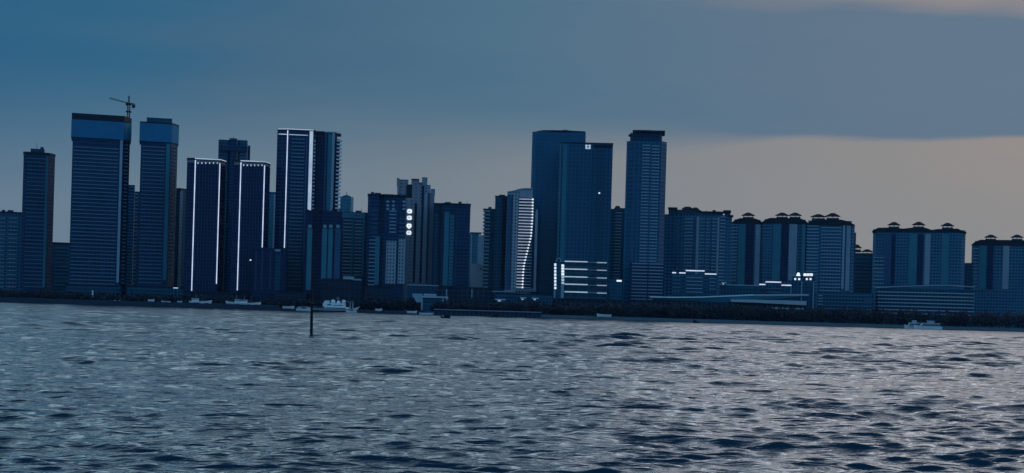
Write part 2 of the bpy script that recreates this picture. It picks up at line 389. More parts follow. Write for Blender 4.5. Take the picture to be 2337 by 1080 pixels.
s = MB(); s.box(xa, xb, 0, 10, 3.6, 4.3); s.build('deck', G['wharf'], pr)
s = MB(); s.box(xa - .1, xb + .1, -.35, 0, 4.1, 4.75); s.build('deck_edge', G['promen'], pr)
s = MB(); s.box(xa, xb, 1.0, 9, -1, 3.6); s.build('pier_wall', G['dconc'], pr)
for i in range(24):
    x = xa + (xb - xa) * (i + .5) / 24
    MB().tube((x, .5, -1.5), (x, .5, 3.6), .35).build('pile', G['wood'], pr)

# trees on the shore read as one dark mass
def tree_belt():
    rng = random.Random(11); V = []; Fc = []; Vt = []
    def crown(cx, cy, cz, rx, rz, n):
        for _ in range(n):
            th, u = rng.uniform(0, 6.283), rng.uniform(-1, 1); rr = rng.uniform(.55, 1.05) ** .6
            lump = 1 + .25 * mnoise.noise((cx + 2 * math.cos(th), u * 2, 3 * math.sin(th) + cy))
            q = math.sqrt(1 - u * u)
            p = Vector((cx + rx * rr * lump * q * math.cos(th), cy + rx * rr * lump * q * math.sin(th), cz + rz * rr * lump * u))
            sz = rng.uniform(.35, .8); a = Vector((rng.uniform(-1, 1), rng.uniform(-1, 1), rng.uniform(-1, 1))).normalized(); b = a.orthogonal().normalized(); o = len(V)
            V.extend([tuple(p + (a + b) * sz), tuple(p + (a - b) * sz), tuple(p + (-a - b) * sz * .7), tuple(p + (b - a) * sz)]); Fc.append((o, o + 1, o + 2, o + 3))
    px = 0
    x = X_(-90, 690, 1190)
    while x < X_(2440, 750, 1190):
        pxx = CX + x * F / 1175
        for row in range(2):
            if pxx < 985:
                yy = 1194 + row * 9 + rng.uniform(-3, 3); hgt = rng.uniform(4.2, 7.5) + row * 1.5
                if 820 < pxx: hgt += 3.0
            else:
                yy = 1158 + row * 9 + rng.uniform(-3, 3)
                base = 8.5 + 3.0 * min(1, max(0, (pxx - 1150) / 300)) + (1.0 if pxx > 1850 else 0)
                hgt = base + rng.uniform(-2.2, 1.4) + 1.6 * mnoise.noise((x * .03, row, 0))
            xx = x + rng.uniform(-2, 2); rx = rng.uniform(2.6, 4.2)
            crown(xx, yy, GZ + hgt * .55, rx, hgt * .47, 120 if row == 0 else 80)
            TR.tube((xx, yy, GZ - .2), (xx + rng.uniform(-.4, .4), yy, GZ + hgt * .6), .22, .1, 5)
        x += rng.uniform(3.2, 4.8)
    return V, Fc
TR = MB(); V, Fc = tree_belt()
o0 = len(V); V += TR.v; nleaf = len(Fc); Fc += [tuple(i + o0 for i in f) for f in TR.f]
leaf = plain('dark_evergreen_foliage', (.002, .013, .036), .7, var=.6, scale=.4)
me = bpy.data.meshes.new('shore_trees'); me.from_pydata(V, [], Fc); me.materials.append(leaf); me.materials.append(G['wood'])
for i in range(nleaf, len(Fc)): me.polygons[i].material_index = 1
tb = bpy.data.objects.new('shore_trees', me); C.objects.link(tb); tag(tb, kind='stuff', label='dark belt of trees along the far shore', cat='trees')

# ================================================================== BUILDINGS (left to right)
# --- two towers under construction
b = Bd('construction_tower', 'leftmost tower under construction, wrapped in blue netting at its flat top, crane on its roof', 'tower', 1260, 230)
b.prism('tower_body', [(166, 0), (281, 0), (297, 14)], 312, 'navy2', depth=34, xm=240)
b.prism('safety_netting', [(163, -1.2), (282, -1.2), (300.5, 14)], 277, 'mesh', 317, depth=35.5, xm=240)
b.prism('corner_netting', [(287, 2.6), (300.8, 13.4)], 279, 'meshl', 316, depth=14.5, xm=294)
b.prism('roof_parapet', [(164, -.9), (284, -.9), (301, 14)], 262.5, 'black', 276.6, depth=35.8, xm=240)
b.box('corner_pier', 274.5, 280.5, 320, 'pale2', 645, proud=.9, depth=.5)
b.bands('floor_band', 168, 271, 338, 648, 38, .75, 'slabd', .6)
b.bands('side_balcony', 283, 293, 330, 646, 39, .8, 'slabd', -4.2, back=13)
b = Bd('construction_tower', 'narrower tower under construction with blue netted collar and two-step top, second from the left', 'tower', 1270, 363)
b.prism('tower_body', [(322, 0), (391, 0), (406, 12)], 320, 'navy2', depth=30, xm=360)
b.prism('safety_netting', [(319, -1.2), (393, -1.2), (409, 11.5)], 283, 'mesh', 324, depth=31, xm=360)
b.prism('corner_netting', [(392, -1.45), (397, 2.3)], 285, 'meshl', 323, depth=4, xm=394)
b.prism('roof_slab', [(319.5, -.9), (394, -.9), (409, 12)], 279.5, 'black', 282.6, depth=31.5, xm=360)
b.box('roof_core', 335, 393, 268.5, 'dteal', 279.8, proud=-3, depth=24)
b.box('corner_pier', 380, 388.5, 328, 'teal', 640, proud=.7, depth=.5)
b.bands('floor_band', 325, 377, 336, 646, 38, .7, 'slabd', .5)
b.bands('side_balcony', 393, 403, 336, 645, 38, .75, 'slabd', -3.4, back=11)

b = Bd('apartment_tower', 'dark banded tower standing clear to the left of the netted tower with the crane', 'tower', 1290, 92)
b.prism('tower_body', [(54, 2), (60, 0), (112, 0), (126, 10)], 352, 'navy2', depth=26, xm=90); b.prism('roof_parapet', [(53, 1.5), (60, -.7), (113, -.7), (127, 10)], 348, 'black', 352, depth=27, xm=90)
b.box('roof_core', 70, 102, 339, 'dteal', 348, proud=-4, depth=18); b.bands('floor_band', 62, 110, 362, 655, 34, .7, 'slabd', .5); b.strip('corner_pier', 105, 111, 356, 655, 'teal', .7, .5)
b = Bd('apartment_block', 'lower slate block at the far left end of the skyline', 'apartment block', 1330, 15)
b.box('building_body', -24, 58, 486, 'slate', depth=24); b.box('roof_slab', -26, 59, 483, 'black', 486, proud=.5, depth=25); b.bands('balcony', -18, 12, 498, 655, 18, .8, 'slab', .7); b.bands('balcony', 20, 40, 498, 655, 18, .8, 'slab', .7)
b = Bd('apartment_block', 'hazy mid-rise block low in the gap between the two leftmost towers', 'apartment block', 1440, 140)
b.box('building_body', 104, 178, 556, 'dteal', depth=20); b.box('roof_slab', 103, 179, 553.5, 'black', 556, proud=.4, depth=21); b.bands('balcony', 126, 160, 566, 650, 11, .7, 'slabd', .6)
# tower crane
def crane():
    Y = 1275; x0, z0 = X_(293.5, 262, Y), Z_(293.5, 262, Y)
    base = empty('tower_crane', (x0, Y, z0)); tag(base, 'tower crane with a raised jib standing on the roof of the leftmost tower', 'crane')
    zt = Z_(295, 238, Y) - z0
    def lattice(p, q, w, n, r):
        p, q = Vector(p), Vector(q); d = (q - p).normalized(); a = Vector((0, 1, 0)); bb = d.cross(a).normalized(); s = MB()
        cs = [(a + bb) * w, (a - bb) * w, (-a - bb) * w, (bb - a) * w]
        for c in cs: s.tube(p + c, q + c, r, n=4)
        for i in range(n):
            u, v = p + (q - p) * i / n, p + (q - p) * (i + 1) / n
            for j in range(4): s.tube(u + cs[j], v + cs[(j + 1) % 4], r * .7, n=4)
        return s
    lattice((0, 0, -14), (0, 0, zt), .95, 12, .22).build('mast', G['black'], base)
    MB().box(-2.1, 2.1, -2.1, 2.1, 2.0, 3.0).box(-2.0, 2.0, -2, 2, zt - .4, zt + .6).build('collar', G['black'], base)
    top = Z_(295, 219, Y) - z0; xt = X_(294.5, 219, Y) - x0
    lattice((0, 0, zt), (xt, 0, top), .5, 5, .16).build('mast_head', G['black'], base)
    jx, jz = X_(250, 224, Y) - x0, Z_(250, 224, Y) - z0
    lattice((-.5, 0, zt + .8), (jx, 0, jz), .45, 14, .16).build('jib', G['black'], base)
    cxx, cz = X_(307, 239.5, Y) - x0, Z_(307, 239.5, Y) - z0
    lattice((.5, 0, zt + .6), (cxx, 0, cz + .6), .5, 4, .18).build('counter_jib', G['black'], base)
    MB().box(cxx - 2.0, cxx + .5, -1, 1, cz - 2.6, cz + .3).build('counterweight', G['black'], base)
    MB().box(-2.4, -.7, -1.2, .6, zt - 1.2, zt + 1.2).build('cab', G['black'], base)
crane()

b = Bd('apartment_tower', 'narrow banded apartment tower wedged between the two netted towers', 'tower', 1400, 303)
b.box('tower_body', 280, 308, 422, 'band', proud=0, depth=20); b.box('lower_wing', 307.8, 321, 437, 'band', proud=-2, depth=20)
b.bands('balcony', 304, 315.5, 443, 655, 26, .8, 'slab', -1.0, back=2.5)
b = Bd('apartment_tower', 'slim tower with one pale side wall, right behind the second netted tower', 'tower', 1345, 415)
b.prism('tower_body', [(402, 2), (412, 0), (427, 8)], 433, 'dteal', depth=24, xm=412)
b.strip('pale_side_wall', 411, 418, 436, 656, 'pale', .5, .9)
b.prism('roof_slab', [(403, 1.6), (412, -.6), (427, 8)], 429.5, 'black', 433, depth=24, xm=412)
lt = Bd('rain_canopy', 'short brightly lit canopy at the foot of the slim pale-sided tower', 'canopy', 1205, 401)
lt.box('canopy_roof', 395, 407, 655.5, 'black', 656.3, proud=.3, depth=4); lt.box('light_strip', 395.5, 406.5, 656.5, 'LW', 658.3, proud=.2, depth=.6)
for xx in (396, 405.6): lt.strip('post', xx, xx + .8, 658.3, 690, 'steel', .3, .4)

# --- pair of dark towers outlined in white light
def outlined(label, xl, xa, xb, xr, yt, ytx, yL, yR, name='lit_outline_tower'):
    b = Bd(name, label, 'tower', 1240, (xa + xb) / 2)
    b.prism('tower_body', [(xl, 3), (xa, 0), (xb + 1.5, 0), (xr, 13)], yt + 10, 'navy', depth=34, xm=(xa + xb) / 2)
    b.prism('crown_recess', [(xl + 1.5, 4), (xa + 1, 1.6), (xb - 1, 1.6), (xr - 2, 14)], yt + 3, 'conc', yt + 10, depth=33, xm=(xa + xb) / 2)  # pale recess colour stands in for the crown lighting
    b.prism('roof_slab', [(xl - .5, 2.2), (xa, -1), (xb + 2, -1), (xr + .8, 12.4)], yt, 'black', yt + 3.2, depth=35, xm=(xa + xb) / 2)
    b.prism('roof_light', [(xa - 1, -1.3), (xb + 2, -1.3)], yt + .3, 'LD', yt + 2.6, depth=-.9, xm=(xa + xb) / 2)
    b.prism('roof_light', [(xb + 2.2, -1.2), (xr + .8, 12.0)], yt + .6, 'LD', yt + 2.4, depth=12.6, xm=(xa + xb) / 2)
    n = 6; s = b
    for i in range(n):                                              # crown lamps between the fins
        u = xa + 6 + (xb - xa - 12) * i / (n - 1)
        b.box('crown_lamp', u - 1.4, u + 1.4, yt + 8.6, 'LD', yt + 12.2, proud=.6, depth=.2)
        b.box('crown_fin', u + 3.0, u + 4.0, yt + 3.4, 'pale2', yt + 10, proud=.3, depth=1.6)
    b.strip('light_strip', xa - 1.15, xa + 1.15, yt + 4, yL, 'LW', 1.0, .5)
    b.strip('light_strip', xb - 1.3, xb + 1.0, yt + 11, yR, 'LW', 1.0, .5)
    w = (xb - xa - 8) / 7
    for i in range(8):
        b.strip('facade_fin', xa + 3.5 + w * i, xa + 4.3 + w * i, yt + 14, 664, 'blue', .5, .5)
    return b
outlined('dark tower outlined in white light, left one of the two with lit crowns', 427, 446, 502, 516, 362, 0, 668, 648)
ot = outlined('dark tower outlined in white light, right one of the two with lit crowns', 533, 550, 604, 617, 367, 0, 663, 565)
ot.box('bright_window', 570.2, 573.4, 592.4, 'LH', 595.2, proud=.8, depth=.2)
b = Bd('apartment_tower', 'broad dark blue tower with rounded top bays rising behind the two light-outlined towers', 'tower', 1450, 535)
b.prism('bay', [(499, 2), (502, 0), (521, 0), (523, 2)], 319, 'dteal', depth=24)
b.prism('bay', [(523.2, 1), (527, -1.5), (539, -1.5), (542, 1)], 316, 'navy2', depth=24, xm=530)
b.prism('bay', [(542.2, 2), (547, 0), (563, 0), (565.6, 2)], 320, 'dteal', depth=24)
b.box('side_wing', 565.8, 571.5, 331.5, 'navy', proud=-4, depth=24)
b.box('crown_wall', 500, 565, 332, 'navy2', 346, proud=2.2, depth=1.0)
b.bands('floor_band', 548, 562, 352, 640, 36, .7, 'slabd', .6)
b = Bd('apartment_tower', 'thin teal tower visible between the light-outlined tower and the tallest banded tower', 'tower', 1420, 623)
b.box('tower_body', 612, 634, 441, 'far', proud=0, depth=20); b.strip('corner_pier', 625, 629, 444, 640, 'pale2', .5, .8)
b.box('roof_slab', 615, 633, 438.5, 'dconc', 441, proud=.5, depth=21)
b = Bd('apartment_block', 'low dark apartment block with faint vertical piers in front of the light-outlined towers', 'apartment block', 1222, 615)
b.box('building_body', 577, 655, 567, 'navy', depth=20)
for x in (583, 597, 616): b.strip('pier', x, x + 4, 572, 662, 'dconc', .5, .6)
b.strip('pier', 629, 640, 580, 662, 'dteal', .6, .7)
b.box('window_bay', 628, 640, 569, 'pale2', 574, proud=.5, depth=.3)

# --- tallest banded tower pair
b = Bd('lit_outline_tower', 'tall tower with bright roof edge, one thin light line and a thick pale corner strip', 'tower', 1260, 677)
b.prism('tower_body', [(633, 4), (657, 0), (716, 0), (722, 5)], 303, 'navy2', depth=32, xm=677)
b.prism('crown_recess', [(635, 5), (657, 1.5), (704, 1.5), (716, 6)], 297.5, 'blue', 303, depth=30, xm=677)
b.prism('roof_slab', [(633, 3), (657, -1), (716, -1), (722, 4)], 294.6, 'black', 297.6, depth=33, xm=677)
b.prism('roof_light', [(634, 2.4), (657, -1.4), (716, -1.4)], 294.8, 'LD', 296.6, depth=3.2, xm=677)
b.strip('light_strip', 655.7, 657.9, 298, 566, 'LW', 1.2, .5)
b.strip('corner_pier', 707, 715, 300, 480, 'LD', 1.2, .8)  # this pale pier is given a glow of its own, no lamp
b.strip('light_strip', 636, 655, 305.5, 307.5, 'LD', .5, .5); b.strip('light_strip', 660, 703, 307.5, 309, 'LD', .5, .5)
b.strip('window_frame', 699, 702, 303, 620, 'blue', .5, .5)
b.bands('balcony', 666, 696, 318, 654, 42, .85, 'slabd', .8)
b.bands('corner_balcony', 716, 721, 322, 476, 19, 1.1, 'pale2', -.2, back=4)
b = Bd('apartment_tower', 'tall tower with wavy roofline and a comb of pale balconies down its right edge', 'tower', 1278, 752)
b.prism('tower_body', [(720, 3), (724, 0), (756, 0), (770, 6)], 303, 'navy', depth=30, xm=745)
b.prism('roof_parapet', [(722, -.5), (731, -1.5), (742, -.5)], 300, 'black', 304, depth=20, xm=735)
b.prism('roof_parapet', [(743, -.6), (765, -.6), (779, 9)], 301, 'pale2', 303.2, depth=28, xm=760)
b.strip('facade_column', 742.5, 746, 306, 640, 'blue', .5, .6)
b.strip('facade_column', 749, 758, 306, 640, 'teal', .7, .8); b.strip('facade_column', 758.5, 764.5, 304, 640, 'pale2', .9, 1.0)
b.box('side_wing', 768, 776, 316, 'navy', proud=-6, depth=28)
b.bands('side_balcony', 769, 781, 320, 638, 38, 1.3, 'white', -4.0, back=9)
b = Bd('apartment_block', 'dark mid-rise block with teal vertical bays in front of the tall comb-balcony tower', 'apartment block', 1222, 738)
b.prism('building_body', [(697, 1), (716, 0), (717, 5), (733, 5), (734, 0), (781, 0)], 481, 'navy', depth=26, xm=740)
for a_, c_ in ((702, 713), (736, 747), (750, 760), (765, 778)):
    b.strip('bay_column', a_, c_, 522, 662 if a_ == 702 else 640, 'teal' if a_ != 765 else 'blue', .6, .7)
    b.box('bright_window', (a_ + c_) / 2 - 3.6, (a_ + c_) / 2 + 3.6, 513.5, 'LD' if False else 'pale2', 520, proud=.6, depth=.3)  # pale render stands for the lit panes, nothing glows
for a_ in (699, 727, 741, 757, 772): b.box('roof_upstand', a_, a_ + 6, 478.2, 'black', 481.2, proud=.2, depth=4)
b = Bd('low_building', 'low dark block with pale specks behind the white ship', 'building', 1212, 780)
b.box('building_body', 733, 826, 638, 'shop', depth=18); b.box('cornice', 783, 808, 631, 'pale2', 637.8, proud=.5, depth=8)
b.box('cornice', 806, 825, 637, 'pale2', 640, proud=.9, depth=8); b.box('roof_slab', 736, 783, 636, 'black', 638.3, proud=.6, depth=16)
b.bands('floor_band', 735, 824, 652, 672, 2, .5, 'dconc', .5)
b = Bd('apartment_tower', 'slim hazy blue tower with a low dome and mast on its roof', 'tower', 1430, 793)
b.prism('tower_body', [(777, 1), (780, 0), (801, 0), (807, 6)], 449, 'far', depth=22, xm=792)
b.strip('pale_corner', 801, 806.5, 451, 485, 'pale', .4, 3.0)
s = MB(); xm_, zz = b.x(791, 447), b.z(791, 449); rings = []
for i in range(6):
    t = i / 5 * math.pi / 2; r = 4.6 * math.cos(t) + .1; rings.append([(xm_ + r * math.cos(q), 9 + r * math.sin(q), zz + 2.2 * math.sin(t)) for q in [k_ * math.pi / 6 for k_ in range(12)]])
s.loft(rings); s.build('dome', G['dconc'], b.o); MB().tube((xm_, 9, zz + 1.8), (xm_, 9, zz + 5.4), .35, .2).build('mast', G['black'], b.o)
b = Bd('apartment_tower', 'blue block with rows of pale window sills between the comb-balcony and wavy-roofed towers', 'tower', 1380, 806)
b.box('tower_body', 779, 833, 484, 'dteal', depth=22); b.box('side_wing', 833.2, 846, 485, 'navy2', proud=-2, depth=18); b.box('crown_band', 780, 832, 486, 'far', 498, proud=.6, depth=.4)
b.bands('window_sill', 784, 803, 503, 628, 17, .85, 'pale2', .7); b.bands('window_sill', 810, 828, 505, 628, 17, .75, 'slab', .6)
b.strip('pier', 829.5, 832.5, 500, 630, 'teal', .7, .8); b.strip('pier', 804, 807, 500, 630, 'teal', .7, .8)

# --- wavy dark tower, grey stepped tower with sign, teal column tower
b = Bd('apartment_tower', 'broad dark tower with a low wavy roofline, left of the tower carrying four lit signs', 'tower', 1250, 878)
b.prism('tower_body', [(840, 0), (866, 0), (867, 3), (876, 3), (877, 0), (926, 0)], 447, 'navy2', depth=26, xm=880)
b.prism('roof_parapet', [(839, -.6), (872, -.6), (876, -2.2), (898, -2.2), (902, -.6), (928, -.6)], 443.6, 'black', 447.5, depth=22, xm=880)
b.bands('balcony', 843, 857, 548, 650, 13, .8, 'slab', .7); b.bands('balcony', 889, 905, 482, 530, 7, .9, 'slab', .8)
b.bands('balcony', 848, 862, 480, 540, 7, .5, 'slabd', .5); b.bands('balcony', 912, 925, 500, 548, 6, .6, 'slabd', .6)
b.strip('wall_panel', 857, 867, 540, 650, 'teal', .5, .6); b.strip('wall_panel', 882, 905, 550, 648, 'ptil', .8, .9)
b.strip('wall_panel', 910, 926, 545, 648, 'ptil', .7, .8)
for y in (458, 467, 475):
    for x in (882, 895, 919): b.box('window', x, x + 6, y, 'slab', y + 4.5, proud=.5, depth=.3)
b = Bd('apartment_tower', 'grey tower with stepped battlement-like top and four square lit signs down its wall', 'tower', 1295, 950)
b.box('tower_body', 907, 983, 421, 'mauve', depth=24)
for a_, c_, y, d_ in ((906, 911, 408, 0), (911, 932, 411.5, 0), (939, 957, 409.5, 1), (963.5, 975.5, 406.5, 0), (957, 963.5, 418, 2)):
    b.box('roof_turret', a_, c_, y, 'mauve', 424, proud=d_ * -.8 + .3, depth=10)
    b.box('turret_cap', a_ - .3, c_ + .3, y - 1.2, 'black', y, proud=.6, depth=10.5)
b.box('side_wing', 976, 992, 441, 'mauve', proud=-1.2, depth=24); b.box('roof_turret', 983.5, 993, 431, 'mauve', 444, proud=-1, depth=12)
b.strip('recess_shade', 928, 941, 422, 455, 'black', .45, .5); b.strip('recess_shade', 963, 968, 424, 645, 'black', .45, .5)  # dark strips: shade of the recesses put into their colour
b.strip('recess_shade', 947, 951.5, 464, 645, 'black', .45, .5); b.strip('recess_shade', 977, 981, 441, 645, 'dconc', .6, .8)
b.strip('pale_wall_strip', 927, 946, 452, 648, 'mauve', .9, .8); b.strip('pale_wall_strip', 952, 962.5, 466, 648, 'mauve', .7, .7)
b.strip('pale_wall_strip', 969, 976, 444, 648, 'conc', .7, .7)
def sign_panel(i, py, tip):
    xm = 934.6 - (py - 483) * .03; w, h_ = 5.6, 4.7
    xa, xb, z0, z1 = b.x(xm - w, py), b.x(xm + w, py), b.z(xm, py + h_), b.z(xm, py - h_)
    q = .9; zt = z0 - (1.0 if tip else 0); xmid = (xa + xb) / 2
    pts = [(xa + q, z1), (xb - q, z1), (xb, z1 - q), (xb, z0 + q), (xb - q * .8, z0)] + ([(xmid, z0 - 1.1)] if tip else []) + [(xa + q * .8, z0), (xa, z0 + q), (xa, z1 - q)]
    s = MB(); s.loft([[(x, -1.5, z) for x, z in pts], [(x, -.9, z) for x, z in pts]]); p = s.build('lit_sign', G['LH'], b.o)
    g_ = MB(); zc = (z0 + z1) / 2                                    # faint strokes of the character inside each lamp box
    g_.box(xmid - .9, xmid + .9, -1.62, -1.5, zc - .14, zc + .14)
    if i == 0: g_.box(xmid - .7, xmid + .5, -1.62, -1.5, zc - .75, zc - .5)
    if i == 1: g_.box(xmid - .14, xmid + .14, -1.62, -1.5, zc - .9, zc - .14).box(xmid - .9, xmid + .9, -1.62, -1.5, zc + .5, zc + .75)
    if i >= 2: g_.box(xmid - .14, xmid + .14, -1.62, -1.5, zc + .14, zc + .8).box(xmid - .14, xmid + .14, -1.62, -1.5, zc - .8, zc - .14)
    g_.build('character', G['steel'], p)
for i, (py, t) in enumerate(((482.5, 0), (497.5, 0), (515.5, 1), (531.5, 0))): sign_panel(i, py, t)
b = Bd('apartment_tower', 'dark flat-topped tower with teal window columns, right of the grey stepped tower', 'tower', 1275, 1033)
b.prism('tower_body', [(990, 3), (1008, 3), (1009, 0), (1074, 0)], 467, 'navy2', depth=26, xm=1035)
b.prism('roof_parapet', [(990, 2.5), (1008, 2.5), (1009, -.6), (1075, -.6)], 464, 'black', 467.3, depth=27, xm=1035)
b.strip('window_column', 993, 1003, 486, 650, 'dteal', -2.2, .8); b.strip('window_column', 1015, 1026, 484, 652, 'teal', .6, .7)
b.strip('window_column', 1028, 1037, 490, 652, 'teal', .5, .6); b.strip('recess_shade', 1004, 1010, 470, 652, 'black', .4, 1.0)  # the black strip carries the recess's shade as colour
b.bands('window_sill', 1028.5, 1037, 500, 648, 20, .9, 'dconc', .7); b.bands('floor_band', 1046, 1066, 552, 648, 13, .5, 'dconc', .5)
b.strip('pier', 1041, 1045, 480, 652, 'dteal', .6, .7)
b = Bd('apartment_tower', 'thin hazy teal tower in the gap left of the stack of stepped towers', 'tower', 1450, 1088)
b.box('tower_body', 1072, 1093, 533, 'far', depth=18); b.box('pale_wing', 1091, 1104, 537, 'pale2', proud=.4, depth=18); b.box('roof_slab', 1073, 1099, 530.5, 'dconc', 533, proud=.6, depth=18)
b.strip('corner_pier', 1075, 1077.5, 536, 640, 'pale', .6, .7)
b = Bd('low_building', 'pale low block at the foot of the thin hazy teal tower', 'building', 1400, 1086)
b.box('building_body', 1074, 1090, 602, 'pale', 690, depth=14); b.box('wing', 1090.5, 1104, 607, 'pale', 690, proud=-.4, depth=14); b.box('roof_slab', 1091, 1101, 604.5, 'conc', 607, proud=.2, depth=10)
b.strip('window_slot', 1095, 1099, 612, 616, 'black', .1, .4)

# --- stepped trio ending in the curved tower
b = Bd('apartment_tower', 'short left step of the trio, with evenly stacked balconies on its left edge', 'tower', 1305, 1120)
b.box('tower_body', 1106, 1134, 479, 'dteal', depth=22); b.box('roof_parapet', 1103, 1134, 476.5, 'black', 479, proud=.5, depth=23)
b.bands('balcony', 1103, 1119, 482, 655, 22, 1.25, 'slab', 1.3, back=6)
b = Bd('apartment_tower', 'plain dark middle step of the trio left of the curved lit-balcony tower', 'tower', 1295, 1145)
b.box('tower_body', 1130.5, 1159, 449, 'dteal', depth=22); b.box('roof_parapet', 1130, 1160, 447, 'black', 449.2, proud=.5, depth=23)
b.strip('facade_column', 1132, 1145, 452, 660, 'dteal', .6, .7); b.strip('recess_shade', 1148, 1158, 452, 660, 'black', .35, .4)  # black strip stands for shade between the columns
b = Bd('curved_tower', 'pale curved-roof tower whose stacked balconies end in a winding line of bright points', 'tower', 1280, 1190)
pts = [(1158, 439.5), (1165, 438.5), (1174, 437), (1184, 433.6), (1194, 432.0), (1204, 431.6), (1216, 433)]
fp = []; xs = [b.x(p, y) for p, y in pts]; zs = [b.z(p, y) for p, y in pts]
s = MB(); n = len(pts)
s.loft([[(xs[i], yy, zs[i]) for i in range(n)] + [(xs[-1] , yy, -.5), (xs[0], yy, -.5)] for yy in (0, 24)]); s.build('tower_body', G['ptil'], b.o)
s = MB(); s.loft([[(xs[i], yy, zs[i] + .9) for i in range(n)] + [(xs[i], yy, zs[i]) for i in reversed(range(n))] for yy in (-.6, 24.5)]); s.build('curved_roof', G['conc'], b.o)
b.strip('wall_strip', 1159, 1167, 444, 662, 'blue', .5, .6); b.strip('recess_shade', 1167.5, 1171, 444, 662, 'dconc', .25, .3)  # darker strip beside the wall strip is painted recess shade
b.box('crown_panel', 1186, 1215, 436.5, 'conc', 450, proud=.5, depth=.3, xm=1200)
nb = 30; y0_, y1_ = 455.0, 656.0
def curve_x(y):                                                    # winding edge of the lit balconies
    t = [(455, 1216), (500, 1215), (540, 1212), (560, 1207), (580, 1202), (605, 1196), (625, 1194), (656, 1192.5)]
    for (a_, u), (c_, v) in zip(t, t[1:]):
        if a_ <= y <= c_: return u + (v - u) * (y - a_) / (c_ - a_)
    return t[-1][1]
for i in range(nb):
    y = y0_ + (y1_ - y0_) * i / (nb - 1); xr = curve_x(y); xl = 1185 - (y - 455) * .034; zc = b.z((xl + xr) / 2, y)
    o = MB().box(b.x(xl, y), b.x(xr - 1.2, y), -1.6, .3, zc - .5, zc + .42).build('balcony', G['LB'], b.o)
    MB().box(b.x(xr - 1.7, y), b.x(xr + 1.7, y), -2.1, -.2, zc - .62, zc + .62).build('lamp', G['LH'], o)
    re = 1217.0 - (y - 455) * .029
    if xr < re - 4: MB().box(b.x(xr + 3, y), b.x(re, y), -1.2, .3, zc - .4, zc + .3).build('dim_balcony', G['slab'], b.o)
b.strip('recess_shade', 1184.3, 1216.5, 452, 659, 'black', .25, .3)  # black sheet painted in for the shade behind the balconies
b.prism('end_pier', [(1222.5, 2), (1228, 3.5)], 478, 'conc', 664, depth=24, xm=1225)
b.bands('podium_edge', 1176, 1224, 660, 664, 2, .7, 'conc', 2.0, back=6)
b.prism('podium_canopy', [(1124, -5), (1150, -8), (1176, -5)], 665, 'pale', 667, depth=3, xm=1150)

# --- the two glass slabs
b = Bd('glass_tower', 'plain blue glass slab with slightly curved top edge, taller of the two glass towers', 'tower', 1335, 1275)
pl = [(1215, 6), (1219, 3), (1228, 1), (1240, 0), (1337, 0)]
b.prism('tower_body', pl, 301, 'glass', depth=30, xm=1277)
s = MB(); pp = [(1217.5, 301, 4), (1228, 298.5, 1.4), (1240, 297.3, -.2), (1260, 297.2, -.2), (1300, 298.2, -.2), (1336, 300, -.2)]
s.loft([[(b.x(p, y), d + yy, b.z(p, y)) for p, y, d in pp] + [(b.x(p, 302), d + yy, b.z(p, 302.5)) for p, y, d in reversed(pp)] for yy in (0, 1.2)]); s.build('roof_parapet', G['black'], b.o)
for x in range(1226, 1335, 12): b.strip('mullion', x, x + .8, 306, 680, 'blue', .35, .4)
b = Bd('glass_tower', 'dark glass tower with rounded left corner and a small square logo near its top', 'tower', 1290, 1340)
b.prism('tower_body', [(1277, 7), (1279, 3.5), (1284, 1.2), (1292, .2), (1297, 0), (1399, 0)], 328, 'glass2', depth=32, xm=1340)
b.prism('roof_parapet', [(1278, 6), (1281, 2.8), (1286, .8), (1297, -.5), (1400, -.5)], 325.6, 'black', 328.2, depth=33, xm=1340)
b.strip('corner_band', 1286, 1295, 329, 676, 'teal', .25, .8); b.strip('corner_band', 1279, 1282, 333, 676, 'teal', -1.7, .8)
b.box('roof_shadow_panel', 1355, 1397, 331, 'black', 338, proud=.3, depth=.2)  # black panel, the shadow under the roof put into its colour
for x in (1352, 1362, 1372): b.strip('window_column', x, x + 6, 342, 676, 'dteal', .45, .5)
for x in (1310, 1322, 1334, 1386): b.strip('mullion', x, x + .8, 342, 676, 'blue', .4, .5)
zl = b.z(1342, 335.5); xl_ = b.x(1342, 335.5); s = MB()
s.box(xl_ - 2.3, xl_ - .7, -.9, -.4, zl - 1.9, zl + 1.9).box(xl_ + .7, xl_ + 2.3, -.9, -.4, zl - 1.9, zl + 1.9).box(xl_ - .7, xl_ + .7, -.9, -.4, zl - 1.9, zl - .9).box(xl_ - .7, xl_ + .7, -.9, -.4, zl + .9, zl + 1.3)
s.build('logo_sign', G['LD'], b.o)
b.box('bright_window', 1366, 1369.6, 439.3, 'LH', 442.4, proud=.6, depth=.4)

b = Bd('office_block', 'low office block with five horizontal light lines and two columns of lamps at left', 'office building', 1215, 1325)
b.box('building_body', 1288, 1386, 596, 'office', depth=24, xm=1330); b.box('stair_tower', 1264, 1287.5, 598, 'dteal', proud=.4, depth=20)
for y in (596, 613.4, 631, 648, 665.5):
    b.box('light_strip', 1288.5, 1341, y, 'LD', y + 2.4, proud=.9, depth=.3); b.box('light_strip', 1341.2, 1362, y + 2.4, 'slab', y + 4.0, proud=.8, depth=.3); b.box('light_strip', 1362.2, 1385, y + 2.6, 'LB', y + 4.9, proud=.9, depth=.3)  # middle length does not glow, its light is pale slab colour
for i in range(8): b.box('lamp', 1265, 1269.6, 601.5 + i * 7.6, 'LH', 607 + i * 7.6, proud=1.0, depth=.2)
for i in range(7): b.box('lamp', 1281.4, 1287.6, 604 + i * 6.6, 'LD' if i > 3 else 'LH', 609 + i * 6.6, proud=1.0, depth=.2)
b.strip('pier', 1280.5, 1287, 650, 682, 'pale2', .7, .4); b.strip('pier', 1263.8, 1267.5, 664, 682, 'pale2', .7, .4)
s = MB()
